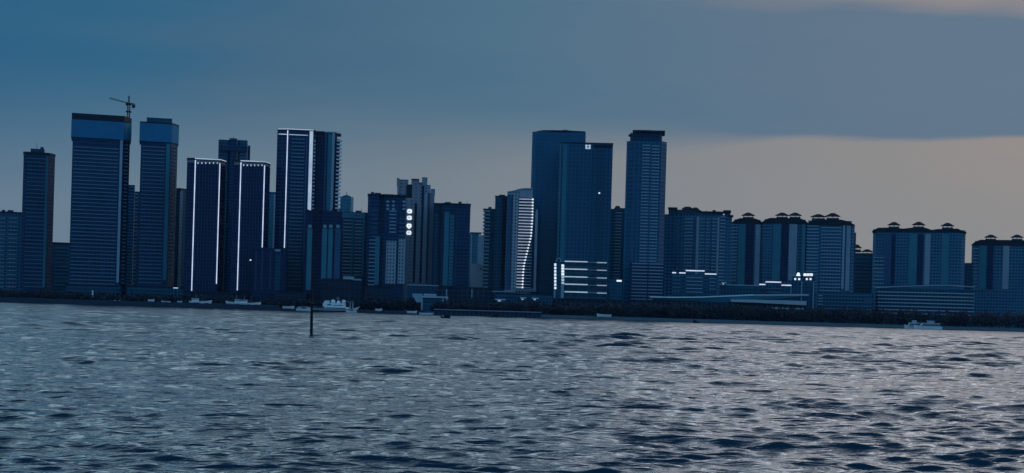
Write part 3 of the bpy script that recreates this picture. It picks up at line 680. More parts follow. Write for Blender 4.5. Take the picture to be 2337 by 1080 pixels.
for i in range(9):
    t0, t1 = math.pi * i / 9, math.pi * (i + 1) / 9; cxm, zc = b.x(1274.5, 593), b.z(1274.5, 598)
    s.tube((cxm + 1.9 * math.cos(t0), 1, zc + 3.4 * math.sin(t0)), (cxm + 1.9 * math.cos(t1), 1, zc + 3.4 * math.sin(t1)), .35, n=5)
s.build('roof_arch', G['pale2'], b.o)

b = Bd('apartment_tower', 'banded apartment tower with a small dark gabled cap, squeezed left of the twin-column tower', 'tower', 1400, 1410)
b.box('tower_body', 1388, 1428, 477, 'dteal', depth=20); b.bands('balcony', 1404, 1419, 486, 690, 30, .8, 'slab', .8); b.bands('balcony', 1390, 1401, 486, 690, 30, .5, 'slabd', .5)
s = MB(); z0_ = b.z(1409, 477); s.frustum(b.x(1401, 473), b.x(1418, 473), 1, 14, z0_, 2, 3, z0_ + 3.2); s.build('roof_cap', G['roof'], b.o); b.box('roof_slab', 1416, 1427, 475.3, 'black', 477.4, proud=.3, depth=18)
b = Bd('low_building', 'small teal building with one bright window bar, right of the office block with light lines', 'building', 1210, 1404)
b.box('building_body', 1391, 1420, 636, 'dteal', depth=14, xm=1405); b.box('roof_slab', 1390, 1421, 634.5, 'black', 636.2, proud=.5, depth=15); b.box('bright_window', 1407.3, 1418.8, 639.2, 'LH', 643, proud=.6, depth=.3)

b = Bd('hotel_tower', 'tall blue tower with twin columns of pale balcony edges and an overhanging flat crown', 'tower', 1262, 1476)
b.prism('tower_body', [(1430.5, 4), (1446, 1), (1448, 0), (1510, 0), (1522, 6)], 322, 'glass2', depth=30, xm=1476)
b.prism('crown', [(1438.5, 4), (1446, 2), (1509, 2), (1511.5, 4)], 303, 'navy2', 322.5, depth=24, xm=1476)
b.prism('roof_slab', [(1444, .5), (1452, -1), (1486, -1), (1490, .4), (1518, .4)], 297.4, 'black', 302, depth=26, xm=1476)
b.box('roof_slab', 1434.5, 1445, 305.8, 'black', 308.5, proud=-3, depth=12)
b.strip('corner_band', 1446, 1450, 324, 598, 'blue', .5, .8)
b.bands('balcony', 1466.5, 1484, 332, 596, 38, .85, 'slab', .8); b.bands('balcony', 1488, 1506, 333.5, 596.5, 38, .85, 'slab', .8)
b.box('podium_block', 1437, 1516, 600, 'navy2', proud=1.5, depth=28, xm=1476)
b.bands('podium_balcony', 1442.5, 1478, 602, 683, 12, .8, 'slab', 2.2); b.bands('podium_balcony', 1481, 1514, 603, 684, 12, .8, 'slab', 2.2)

# --- ornate residential rows on the right
b = Bd('residential_block', 'wide residential block with ornate dark roof caps and two pale full-height wall strips', 'apartment block', 1330, 1597)
b.prism('building_body', [(1511, 4), (1536, 2), (1560, 0), (1642, 0), (1655, 3), (1671, 4)], 490, 'slate', depth=24, xm=1597)
b.box('crown_wall', 1526, 1546, 476, 'dteal', 492, proud=-2, depth=18); b.box('crown_wall', 1546, 1600, 479, 'dconc', 491, proud=-1, depth=20); b.box('crown_wall', 1600, 1650, 484, 'dconc', 491, proud=-1.4, depth=20); b.box('crown_wall', 1654, 1667, 483, 'blue', 492, proud=-3, depth=16)
for a_, c_, y, yb_ in ((1524.5, 1546, 473.3, 476.4), (1651, 1668.5, 480, 485), (1666, 1674, 491, 494)): b.box('roof_cap', a_, c_, y, 'roof', yb_, proud=.4, depth=16)
s = MB(); z0_ = b.z(1570, 476.5); s.frustum(b.x(1556, 474), b.x(1582, 474), -.5, 14, z0_, 3, 4, b.z(1570, 471)); s.frustum(b.x(1578, 475), b.x(1596, 475), 0, 12, z0_ - .3, 2.2, 3, b.z(1587, 473)); s.build('roof_cap', G['roof'], b.o)
b.box('roof_slab', 1594, 1652, 482.5, 'roof', 484.4, proud=.2, depth=20, xm=1625)
b.strip('pale_wall_strip', 1590, 1596.5, 494, 668, 'conc', .9, 1.0); b.strip('pale_wall_strip', 1637.5, 1642, 496, 672, 'conc', .9, 1.0)
b.strip('pier', 1583, 1586, 498, 620, 'blue', .7, .8); b.strip('pier', 1609, 1612, 498, 620, 'blue', .7, .8); b.strip('pier', 1622, 1624.5, 498, 620, 'blue', .7, .8)
b.bands('balcony', 1563, 1582, 500, 615, 16, .8, 'slab', .8); b.bands('balcony', 1597, 1621, 500, 615, 16, .7, 'slab', .6); b.bands('balcony', 1626, 1636, 500, 640, 19, .8, 'slab', .8)
b.bands('balcony', 1541, 1560, 505, 630, 17, .5, 'slabd', -.6, back=1.5); b.bands('balcony', 1644, 1656, 495, 640, 20, .9, 'slab', -.6, back=3)
def resid(label, Y, xl, xr, yt, cols, pag, extra=None, sl=None):
    b = Bd('residential_block', label, 'apartment block', Y, (xl + xr) / 2, None)
    m_ = (xl + xr) / 2
    pl = [(xl, 4), (xl + 5, 0)] + ([(xr - 6, 0), (xr, 5)])
    b.prism('building_body', pl, yt + 10, 'slate', depth=23, xm=m_); b.box('upper_storeys', xl + 7, xr - 7, yt + 3, 'slate', yt + 9.9, depth=22, xm=m_)
    # dark tiled mansard that steps down at both ends
    s = MB(); za, zb_ = b.z(m_, yt), b.z(m_, yt + 4.5); X0, X1 = b.x(xl - 1, yt), b.x(xr + 1, yt); q = 8.5 if sl is None else sl
    s.loft([[(X0, yy, zb_ - 2.9), (X0 + q * .5, yy, za - 1.5), (X0 + q, yy, za), (X1 - q, yy, za), (X1 - q * .5, yy, za - 1.5), (X1, yy, zb_ - 3.0), (X1 - 1, yy, zb_ - 3.7), (X0 + 1, yy, zb_ - 3.6)] for yy in (-.9, 23)])
    s.build('roof', G['roof'], b.o)
    for a_, c_, yb_, mt in cols: b.strip('wall_strip', a_, c_, yt + 12, yb_, mt, .8, .9)
    for a_, c_, y in pag: b.pagoda(a_, c_, y, yt + .5)
    return b
b = resid('residential block crowned by a single rooftop pavilion, left part of the pavilion-roofed row', 1372, 1669, 1743, 498.5, [(1686, 1702, 665, 'teal'), (1704, 1722, 660, 'navy'), (1725, 1736, 662, 'conc')], [(1692, 1723, 484.5)])
b.bands('balcony', 1671, 1684, 512, 640, 18, .9, 'slab', .6)
b = resid('residential block with two touching rooftop pavilions and one wide mauve wall strip', 1362, 1738, 1846, 498, [(1765, 1783, 640, 'teal'), (1784, 1800, 640, 'navy'), (1802, 1820, 640, 'conc'), (1830, 1841, 640, 'teal')], [(1769, 1801, 484.5), (1799, 1830, 484.5)])
b.bands('balcony', 1741, 1762, 515, 630, 16, .6, 'slabd', .6)
b = resid('residential block with wide balcony bands, two uneven rooftop pavilions and right-sloping roof', 1350, 1838, 1951, 501, [(1924, 1929, 660, 'pale2'), (1933, 1942, 664, 'conc'), (1832, 1839, 640, 'teal')], [(1849, 1886, 488), (1883, 1918, 485.5)], sl=13)
b.bands('balcony', 1842, 1868, 516, 664, 21, .8, 'slab', .8); b.bands('balcony', 1875, 1921, 520, 664, 20, .75, 'slab', .8)
b.box('side_wing', 1949, 1954, 530, 'dteal', proud=-6, depth=22)
b = Bd('residential_block', 'lower residential block with two small rooftop pavilions in the gap before the rightmost block', 'apartment block', 1430, 1975)
b.box('building_body', 1944, 2002, 578, 'dteal', depth=24); b.pagoda(1943, 1967, 557.5, 574, d=9); b.pagoda(1964, 1994, 568.5, 581, d=9)
b.bands('balcony', 1950, 1987, 588, 655, 9, .6, 'slabd', .7)
b = Bd('residential_block', 'rightmost residential block, dark blue with two widely spaced rooftop pavilions', 'apartment block', 1385, 2080)
b.prism('building_body', [(1993, 3), (2000, 0), (2196, 0), (2204, 4)], 524, 'slate', depth=26, xm=2080)
s = MB(); q = lambda p, y: b.x(p, y); zz = lambda y, p=2080: b.z(p, y)
pr_ = [(1990.5, 527), (2004, 520), (2026, 519.5), (2052, 521), (2062, 522), (2084, 519.5), (2112, 520), (2126, 525), (2140, 523), (2186, 522), (2206, 532)]
s.loft([[(b.x(p, y), yy, b.z(p, y)) for p, y in pr_] + [(b.x(p, 529), yy, b.z(p, 530)) for p, y in reversed(pr_)] for yy in (-.8, 25)]); s.build('roof', G['roof'], b.o)
b.pagoda(2025, 2055, 506, 521); b.pagoda(2081, 2112, 505.5, 521); b.pagoda(2147, 2178, 508, 523)
for a_, c_, mt in ((2020, 2034, 'blue'), (2036, 2044, 'navy'), (2076, 2094, 'teal'), (2095, 2108, 'navy'), (2112, 2124, 'conc'), (2150, 2166, 'teal')): b.strip('wall_strip', a_, c_, 534, 650, mt, .6, .7)
b.bands('balcony', 1993, 2018, 588, 655, 9, .9, 'slab', .8); b.bands('balcony', 2000, 2018, 533, 545, 2, .5, 'slabd', .6)

b = resid('residential block beyond the rightmost pavilion block, cut by the right end of the frame', 1400, 2218, 2372, 548, [(2236, 2252, 660, 'teal'), (2254, 2268, 660, 'navy'), (2290, 2304, 660, 'conc')], [(2246, 2276, 535), (2306, 2336, 535)])
b.box('lower_wing', 2196, 2224, 600, 'dteal', proud=-3, depth=20)
b.bands('balcony', 2222, 2234, 560, 660, 14, .7, 'slab', .6); b.bands('balcony', 2270, 2288, 562, 660, 14, .6, 'slabd', .6)
# --- low buildings with lit eaves
def eaves(label, Y, segs, xl, xr, yt, yb, nfl):
    b = Bd('eaved_building', label, 'building', Y, (xl + xr) / 2); m_ = (xl + xr) / 2
    b.box('building_body', xl + 3, xr - 2, yt, 'dteal', depth=18, xm=m_)
    for a_, c_, y in segs:
        s = MB(); xa, xb = b.x(a_, y), b.x(c_, y); xm = (a_ + c_) / 2; z0 = b.z(xm, y + 2.2); s.frustum(xa, xb, -1.6, 19, z0, min(2.2, (xb - xa) * .2), 4, b.z(xm, y - 2.6)); s.build('roof', G['roof'], b.o)
        b.box('eaves_light', a_, c_, y + .4, 'LW', y + 3.0, proud=1.9, depth=-1.3)
    return b
b = eaves('stepped low building with three bright white eaves in front of the pale-stripped residential block', 1214, [(1565, 1608, 616.5), (1550, 1564.5, 621.5), (1608.5, 1635, 624), (1534, 1543, 621)], 1532, 1640, 626, 668, 6)
b.bands('floor_band', 1566, 1604, 634, 667, 5, .6, 'slab', 1.0); b.bands('floor_band', 1536, 1554, 631, 665, 5, .5, 'slabd', .9); b.bands('floor_band', 1619, 1634, 636, 660, 4, .5, 'slab', .9)
b = eaves('smaller low building with three bright white eaves left of the crenellated lit block', 1210, [(1747, 1783, 642.3), (1733, 1747, 647.8), (1783.4, 1806, 649.6)], 1733, 1808, 651, 672, 3)
b.bands('floor_band', 1749, 1782, 659, 667, 2, .5, 'slabd', .9); b.strip('pier', 1804.5, 1808, 652, 671, 'pale', 1.2, .8)
b = Bd('castle_block', 'block with bright lit battlements and four lamps above its dark columns', 'building', 1204, 1830)
b.box('building_body', 1807, 1861, 632, 'dteal', depth=20); b.box('roof_canopy', 1800, 1818, 628.5, 'pale2', 631, proud=.6, depth=10)
s = MB(); z0_, z1_ = b.z(1822, 630), b.z(1822, 622.3); xm_ = b.x(1822, 626)
s.frustum(xm_ - 1.7, xm_ + 1.7, -1, 2.4, z0_, .9, .9, z1_); s.build('lit_turret', G['LH'], b.o)
for a_ in (1834, 1841.2, 1848.4): b.box('lit_turret', a_, a_ + 6.6, 624.3, 'LH', 630, proud=.9, depth=2)
b.box('roof_slab', 1816, 1859, 630.6, 'black', 632.4, proud=1.1, depth=20)
for a_ in (1815, 1824, 1841.5, 1850): b.box('lamp', a_ - 2.2, a_ + 2.2, 635, 'LH', 639.4, proud=.9, depth=.2)
for a_ in (1811, 1818.5, 1829, 1836, 1846, 1856): b.strip('column', a_, a_ + 2.2, 642, 705, 'pale2' if a_ in (1829, 1856) else 'blue', .7, .8)

b = Bd('terminal_hall', 'long low hall with a sweeping teal roof edged by a thin white line', 'building', 1185, 1665)
s = MB(); rr = [(1483, 676.5, 682), (1540, 677.5, 684.5), (1600, 677, 688), (1660, 674.5, 690.5), (1720, 672, 684), (1780, 671.5, 681.5), (1846, 671.5, 676.5)]
s.loft([[(b.x(p, y), 0, b.z(p, y + 1)), (b.x(p, y), 16, b.z(p, y)), (b.x(p, y), 16, b.z(p, yb_)), (b.x(p, y), 2, b.z(p, yb_))] for p, y, yb_ in rr]); s.build('roof', G['tealg'], b.o)
s = MB(); s.loft([[(b.x(p, y), -.3, b.z(p, y + 2.6)), (b.x(p, y), -.3, b.z(p, y)), (b.x(p, y), .4, b.z(p, y)), (b.x(p, y), .4, b.z(p, y + 2.6))] for p, y, yb_ in rr[:5]]); s.build('roof_edge', G['white'], b.o)
s = MB(); s.loft([[(b.x(p, y), -.3, b.z(p, y + 3.8)), (b.x(p, y), -.3, b.z(p, y)), (b.x(p, y), .4, b.z(p, y)), (b.x(p, y), .4, b.z(p, y + 3.8))] for p, y, yb_ in rr[4:]]); s.build('roof_edge', G['pale'], b.o)
s = MB(); lo = [(1668, 684, 689), (1720, 684, 691), (1780, 685.5, 694), (1840, 687.5, 697)]
s.loft([[(b.x(p, y), -2.4, b.z(p, y)), (b.x(p, y), 1, b.z(p, y)), (b.x(p, y), 1, b.z(p, yb_)), (b.x(p, y), -2.4, b.z(p, yb_))] for p, y, yb_ in lo]); s.build('lower_canopy', G['pale'], b.o)
b.box('hall_wall', 1490, 1838, 681, 'shop', depth=14, proud=-2.5, xm=1665)
for i in range(30):
    p = 1496 + i * 11.6; b.strip('window_mullion', p, p + 1.0, 690, 708, 'steel', -1.9, .5)
b.box('lower_wall_pale_band', 1762, 1834, 702.5, 'pale2', 706.5, proud=2.8, depth=-2.4, xm=1800)  # pale band with the wall light put into its colour, no glow
b = Bd('waterfront_building', 'broad low building at the right edge with curved roof and seven pale floor lines', 'building', 1197, 2090)
s = MB(); rr = [(1998, 655.5), (2040, 653.5), (2080, 652), (2130, 650.8), (2170, 651), (2225, 654)]
s.loft([[(b.x(p, y), -1, b.z(p, y + 2.3)), (b.x(p, y), -1, b.z(p, y)), (b.x(p, y), 19, b.z(p, y)), (b.x(p, y), 19, b.z(p, y + 2.3))] for p, y in rr]); s.build('roof_edge', G['pale2'], b.o)
b.prism('building_body', [(2000, 1.5), (2004, 0), (2222, 0)], 657.5, 'dteal', depth=18, xm=2090)
b.bands('floor_line', 2002, 2224, 668.5, 717, 7, .85, 'pale2', 1.1)
for i in range(11): b.strip('column', 2008 + i * 20, 2009.4 + i * 20, 660, 716, 'dconc', .6, .6)
b = Bd('waterfront_building', 'dim teal low block with faint floor bands, left of the curved-roof waterfront building', 'building', 1200, 1930)
b.box('building_body', 1866, 1994, 668, 'dteal', depth=16, xm=1930); b.bands('floor_band', 1868, 1990, 674, 706, 5, .45, 'slabd', .7); b.box('bay', 1972, 1992, 679, 'blue', 690, proud=.7, depth=.3)
for i in range(4): b.box('balcony', 1867, 1878, 674 + i * 6.5, 'pale2', 676 + i * 6.5, proud=1.2, depth=.3)

# --- low dark blocks along the left and centre quay
def lowblk(label, Y, xl, xr, yt, mat='shop', cor=None, n=0):
    b = Bd('low_building', label, 'building', Y, (xl + xr) / 2); b.box('building_body', xl, xr, yt, mat, depth=14)
    b.box('roof_slab', xl - 1, xr + 1, yt - 1.8, cor or 'black', yt + .2, proud=.6, depth=15)
    if n: b.bands('floor_band', xl + 1, xr - 1, yt + 8, yt + 8 + 7 * (n - 1), n, .45, 'dconc', .5)
    return b
lowblk('wide dark podium at the foot of the leftmost netted tower', 1232, 150, 276, 652, 'dteal', n=2)
lowblk('dark podium at the foot of the second netted tower', 1236, 290, 420, 656, 'dteal', n=2)
lowblk('dark podium under the two light-outlined towers', 1232, 421, 600, 668, 'shop')
lowblk('small dark block with pale posts left of the mooring pole', 1206, 628, 700, 668, 'shop', n=1)
lowblk('low block with faint pale arcades, left of the white pier building', 1208, 832, 896, 655, 'shop', n=2)
lowblk('teal low block with two pale cornices behind the white pier building', 1206, 930, 1000, 652, 'dteal', 'pale2', n=2)
b = lowblk('long dark colonnaded block right of the white pier building', 1204, 1002, 1124, 657, 'shop', n=1)
for i, a_ in enumerate((1008, 1018, 1052, 1064, 1076, 1090, 1102)): b.strip('column', a_, a_ + 2.6, 660, 680, 'pale2' if i % 3 == 1 else 'dconc', .6, .6)
lowblk('dim block under the curved lit-balcony tower', 1206, 1130, 1262, 672, 'dteal', n=1)
lowblk('dim block beneath the office block with the five light lines', 1204, 1266, 1420, 684, 'shop')
lowblk('dark low wing behind the sweeping-roofed hall, right of the stepped white-eaved building', 1208, 1642, 1735, 652, 'dteal', 'pale2', n=2)
b = Bd('pier_building', 'small waterfront building framed by a white roof edge and posts beside a flared canopy', 'building', 1160, 985)
b.box('building_body', 962, 1018, 680, 'dteal', depth=10); b.box('roof_edge', 960, 1023, 676.2, 'pale', 680, proud=1.6, depth=11)
b.strip('post', 961.5, 965, 680, 708, 'pale2', 1.5, .8); b.strip('post', 1018.5, 1022, 680, 704, 'pale2', 1.5, .8)
b.box('window', 1009, 1013, 682, 'pale', 688, proud=.3, depth=.2); b.box('window', 1009, 1013, 692, 'pale', 698.5, proud=.3, depth=.2)
b.box('rear_roof', 967, 996, 670.8, 'pale2', 675, proud=-6, depth=14)
s = MB(); fl = [((941, 670), (964, 671)), ((941.5, 675), (963, 676)), ((946, 681), (962.5, 682)), ((951, 690), (962, 690))]
s.loft([[(b.x(l_[0], l_[1]), -.5, b.z(*l_)), (b.x(r_[0], r_[1]), -.5, b.z(*r_)), (b.x(r_[0], r_[1]), 5, b.z(*r_)), (b.x(l_[0], l_[1]), 5, b.z(*l_))] for l_, r_ in fl]); s.build('flared_canopy', G['pale2'], b.o)
for px_, w_, y_, lab in ((1142, 12, 683.5, 'small pale-roofed kiosk on the shore, leftmost of three under the curved tower'), (1194, 7, 680, 'small pale kiosk on the shore between two others under the curved tower'), (1222, 8, 680.5, 'small lit kiosk on the shore at the foot of the glass slab'), (1652, 6, 645, 'small pale kiosk on the low wing right of the stepped white-eaved building')):
    b = Bd('kiosk', lab, 'kiosk', 1200 if px_ < 1600 else 1206, px_); b.box('kiosk_wall', px_ - w_ * .8, px_ + w_ * .8, y_ + 1, 'dconc', y_ + 9, depth=4)
    b.box('kiosk_roof', px_ - w_, px_ + w_, y_ - .6, 'white', y_ + 1.2, proud=.8, depth=5); b.box('kiosk_window', px_ - w_ * .5, px_ + w_ * .1, y_ + 2, 'LD', y_ + 4.5, proud=.2, depth=.1)
b = Bd('beacon_post', 'short white beacon post on the quay at the far left edge', 'post', 1192, 211)
b.box('shaft', 209.6, 213, 664, 'white', 679, depth=1.2); b.box('base', 208, 214.6, 678, 'pale2', 681, proud=.4, depth=1.6); b.box('cap', 209, 213.6, 662, 'pale', 664.2, proud=.2, depth=1.4)

def roof_plant(b, items):
    for kind_, px, py, h_ in items:
        x, z = b.x(px, py), b.z(px, py) - .3
        if kind_ == 'm': MB().tube((x, 5, z), (x, 5, z + h_), .22, .1, 6).build('mast', G['black'], b.o)
        elif kind_ == 't': MB().tube((x, 6, z), (x, 6, z + h_), 1.5, n=12).build('water_tank', G['dconc'], b.o)
        else: MB().box(x - 2.6, x + 2.6, 3, 8, z, z + h_).build('roof_plant', G['dconc'], b.o)
class W_(Bd):
    def __init__(s, o):
        s.o = o; s.x0, s.Y = o.location.x, o.location.y; s.th = math.atan2(s.x0, s.Y); s.D = s.Y / math.cos(s.th)
def by(lbl): return W_(next(o for o in C.objects if str(o.get('label', '')).startswith(lbl)))
roof_plant(by('broad dark tower with a low wavy'), [('t', 850, 443, 2.4), ('b', 862, 443, 1.6), ('m', 912, 443, 4.5)])
roof_plant(by('dark flat-topped tower with teal'), [('b', 1022, 464, 1.6), ('t', 1050, 464, 2.0), ('m', 1066, 465, 4.0)])
roof_plant(by('dark banded tower standing clear'), [('m', 84, 339, 6), ('t', 96, 339, 2)])
roof_plant(by('plain dark middle step'), [('b', 1146, 447, 1.5)]); roof_plant(by('short left step'), [('t', 1118, 476, 2.0)])
roof_plant(by('plain blue glass slab'), [('b', 1290, 298, 1.2)]); roof_plant(by('broad dark blue tower with rounded'), [('m', 533, 316, 3.5)])
roof_plant(by('blue block with rows'), [('b', 818, 483, 1.4), ('m', 825, 483, 4)]); roof_plant(by('lower slate block at the far left'), [('t', 8, 483, 2.2), ('b', 24, 483, 1.8)])
roof_plant(by('wide residential block with ornate'), [('m', 1612, 483, 3), ('t', 1630, 483, 2)])
# ================================================================== BOATS
def hull(L, beam, fb, bow_rise, stern_rise=.15, draft=.6):
    s = MB(); rings = []
    for i in range(15):
        t = i / 14; x = (t - .5) * L
        w = beam / 2 * (1 - max(0, (t - .62) / .38) ** 2.2) * (.82 + .18 * min(1, t / .15)) + .04
        z = fb + bow_rise * max(0, (t - .5) / .5) ** 2 + stern_rise * max(0, (.3 - t) / .3)
        xr_ = x + (max(0, t - .7) / .3) * bow_rise * .55
        wl_ = w * .78 * (1 - .5 * max(0, (t - .8) / .2))
        rings.append([(x, -wl_ * .5, -draft), (x, -wl_, .1), (xr_, -w, z), (xr_, w, z), (x, wl_, .1), (x, wl_ * .5, -draft)])
    return s.loft(rings)
def boat(name, label, px, py_wl, Y, Lpx, flip=False, kind='fishing', cat='boat', group=None, zoff=0):
    L = Lpx * Y / F; x = X_(px, py_wl, Y)
    r = empty(name, (x, Y, zoff), math.pi if flip else 0); tag(r, label, cat, group)
    rng = random.Random(px)
    fb = L * .075 + .5
    h = hull(L, L * .24, fb, L * .05 + .3).build('hull', G['white'] if kind != 'dark' else G['hullb'], r); 
    if kind == 'fishing':
        MB().box(-L * .38, -L * .08, -L * .075, L * .075, fb - .05, fb + 2.2).build('wheelhouse', G['white'], r)
        MB().box(-L * .40, -L * .06, -L * .09, L * .09, fb + 2.2, fb + 2.4).build('cabin_roof', G['pale'], r)
        MB().box(-L * .375, -L * .085, -L * .076, L * .076, fb + 1.2, fb + 1.8).build('cabin_window', G['win'], r)
        MB().tube((L * .1, 0, fb - .2), (L * .1, 0, fb + 5.5), .14, .08).build('mast', G['steel'], r)
        MB().tube((-L * .2, 0, fb + 2.4), (-L * .2, 0, fb + 6.2), .12, .06).build('mast', G['pale2'], r)
        s = MB()
        for i in range(9): s.tube((L * (-.05 + i * .06), -L * .1, fb), (L * (-.05 + i * .06), -L * .1, fb + .9), .05, n=4)
        s.tube((-L * .05, -L * .1, fb + .9), (L * .43, -L * .1, fb + .9), .05, n=4); s.build('railing', G['pale2'], r)
    elif kind == 'speed':
        MB().frustum(-L * .2, L * .18, -L * .08, L * .08, fb - .05, L * .07, .15, fb + .9).build('windscreen', G['win'], r)
        MB().box(-L * .48, -L * .40, -.3, .3, fb - .3, fb + .7).build('outboard_motor', G['hullb'], r)
    elif kind == 'dark':
        s = MB(); s.loft([[(-L * .46, y, fb - .1), (L * .34, y, fb - .1), (L * .06, y, fb + L * .17), (-L * .16, y, fb + L * .27), (-L * .43, y, fb + L * .27)] for y in (-L * .1, L * .1)]); s.build('cabin', G['wood'], r)
    return r
# boats behind the left breakwater stand high above it
boat('fishing_boat', 'white fishing boat with two pale masts moored left, below the left light-outlined tower', 457, 690, 1168, 50, zoff=3.6)
boat('trawler', 'long white-hulled trawler, brightest boat behind the left breakwater', 568, 695, 1166, 52, zoff=3.4)
boat('fishing_boat', 'dim fishing boat with a row of pale deck lamps just left of the bright trawler', 533, 690, 1176, 34, True, zoff=4.2)
boat('motor_boat', 'small pale motor boat below the leftmost netted tower', 267, 686, 1168, 13, kind='speed', zoff=3.4)
boat('motor_boat', 'small white motor boat below the second netted tower', 345, 684, 1168, 14, kind='speed', zoff=4.8)
boat('motor_boat', 'narrow white motor boat at the foot of the slim pale-sided tower', 379, 688, 1166, 20, True, kind='speed', zoff=3.6)
boat('motor_boat', 'tiny white motor boat under the short lit canopy', 410, 686, 1172, 11, kind='speed', zoff=4.2)
boat('motor_boat', 'grey-white motor boat on the bank left of the mooring pole', 658, 700, 1150, 26, kind='speed', zoff=2.2)
boat('motor_boat', 'small pale boat right of the white ship', 864, 712, 1146, 15, kind='speed', zoff=2.6)
boat('motor_boat', 'white cabin boat left of the white pier building', 940, 712, 1146, 22, kind='speed', zoff=1.4)
boat('motor_boat', 'low white open boat moored below the white pier building', 976, 718, 1136, 38, kind='speed', zoff=0)
boat('motor_boat', 'white boat pulled up on the shore below the office block with the light lines', 1379, 722, 1143, 32, True, kind='speed', zoff=2.9)
b_ = boat('work_boat', 'small dark boat floating alone in front of the pier, nearest of the dark boats', 1017, 732, 640, 22, True, kind='dark')
boat('work_boat', 'small dark boat against the pier below the stepped trio of towers', 1130, 723, 980, 18, True, kind='dark')
boat('work_boat', 'small dark boat off the shore in front of the sweeping-roofed hall', 1589, 740, 960, 16, kind='dark')

def ship():
    Y = 1138; x0 = X_(752, 711, Y); r = empty('ferry', (x0, Y, 0)); tag(r, 'white ship with a stacked superstructure and domed lockers, right of the mooring pole', 'ship')
    xx = lambda p, y=700: X_(p, y, Y) - x0
    zz = lambda p, y: Z_(p, y, Y)
    L = xx(822) - xx(680)
    s = MB(); rings = []; rl = []
    for i in range(22):
        t = i / 21; x = xx(680) + L * t; fb = 2.9 + (2.3 * max(0, (t - .84) / .16) ** 1.4) + (.5 if t < .17 else 0)
        w = 4.6 * (1 - max(0, (t - .72) / .28) ** 2) * (.8 + .2 * min(1, t / .1)) + .05
        xr_ = x - 2.0 * (1 - t) + 0
        bx = x - 3.2 * max(0, (t - .8) / .2)
        rings.append([(bx, -w * .6, 1.1), (x, -w, fb), (x, w, fb), (bx, w * .6, 1.1)]); rl.append([(bx, -w * .45, -1), (bx, -w * .6 + .05, 1.12), (bx, w * .6 - .05, 1.12), (bx, w * .45, -1)])
    s.loft(rings); s.build('upper_hull', G['white'], r); s = MB(); s.loft(rl); s.build('lower_hull', G['hullb'], r)
    MB().box(xx(742), xx(796), -3.6, 3.6, 2.8, zz(770, 700.5)).build('deckhouse', G['white'], r)
    MB().box(xx(745), xx(790), -3.7, -3.55, zz(770, 704), zz(770, 702.3)).build('deckhouse_window', G['win'], r)
    MB().box(xx(738), xx(788), -3.0, 3.0, zz(770, 700.4), zz(770, 692)).build('upper_deck', G['white'], r)
    MB().box(xx(748), xx(757), -3.1, -2.95, zz(752, 697), zz(752, 694.5)).build('upper_window', G['win'], r)
    MB().box(xx(762), xx(784), -3.1, -2.95, zz(770, 698.2), zz(770, 696.8)).build('upper_window', G['win'], r)
    za, zb_ = zz(744, 697), zz(744, 686)
    s = MB(); s.loft([[(xx(737), y, za), (xx(752), y, za), (xx(751), y, zb_), (xx(742), y, zb_)] for y in (-2.4, 2.4)]); s.build('funnel', G['white'], r)
    for pc, py, rr_ in ((760, 688.5, 1.7), (784, 689, 1.6)):
        s = MB(); rg = []
        for i in range(7):
            t = -math.pi / 3 + i / 6 * (math.pi / 2 + math.pi / 3); q = rr_ * math.cos(t) + .02
            rg.append([(xx(pc) + q * math.cos(a), q * math.sin(a), zz(pc, py) + rr_ * math.sin(t)) for a in [k * math.pi / 6 for k in range(12)]])
        s.loft(rg); smooth(s.build('dome', G['white'], r))
        MB().box(xx(pc) - 1.3, xx(pc) + 1.3, -1.3, 1.3, zz(pc, 692.3), zz(pc, 689.8)).build('dome_base', G['pale'], r)
    MB().tube((xx(771), 0, zz(771, 692)), (xx(771), 0, zz(771, 677)), .3, .12).build('mast', G['pale'], r)
    MB().tube((xx(766), 0, zz(771, 681)), (xx(776), 0, zz(771, 681)), .12, .12).build('yard', G['pale'], r)
    s = MB(); s.frustum(xx(768), xx(777), -1.5, 1.5, zz(772, 692.2), .8, .8, zz(772, 686.5)); s.build('mast_house', G['white'], r)
    s = MB(); 
    for p in (799, 805): s.tube((xx(p), -2, zz(p, 704)), (xx(p + .5), -2, zz(p, 689)), .22, n=5); s.tube((xx(p), 2, zz(p, 704)), (xx(p + .5), 2, zz(p, 689)), .22, n=5)
    s.box(xx(790), xx(806), -2.2, 2.2, zz(800, 689.6), zz(800, 688.8)); s.build('deck_gantry', G['pale2'], r)
    s = MB()
    for i in range(14):
        p = 684 + i * 4.2; s.tube((xx(p), -4.1, 2.8), (xx(p), -4.1, 3.9), .06, n=4)
    s.tube((xx(684), -4.1, 3.9), (xx(739), -4.1, 3.9), .06, n=4); s.build('railing', G['pale2'], r)
ship()
boat('motor_boat', 'long low white open boat moored astern of the white ship, left of the pole', 694, 708, 1130, 36, kind='speed', zoff=.6)
boat('tender_boat', 'small white tender lying under the bow of the white ship', 802, 713, 1126, 24, True, kind='speed', zoff=.3)
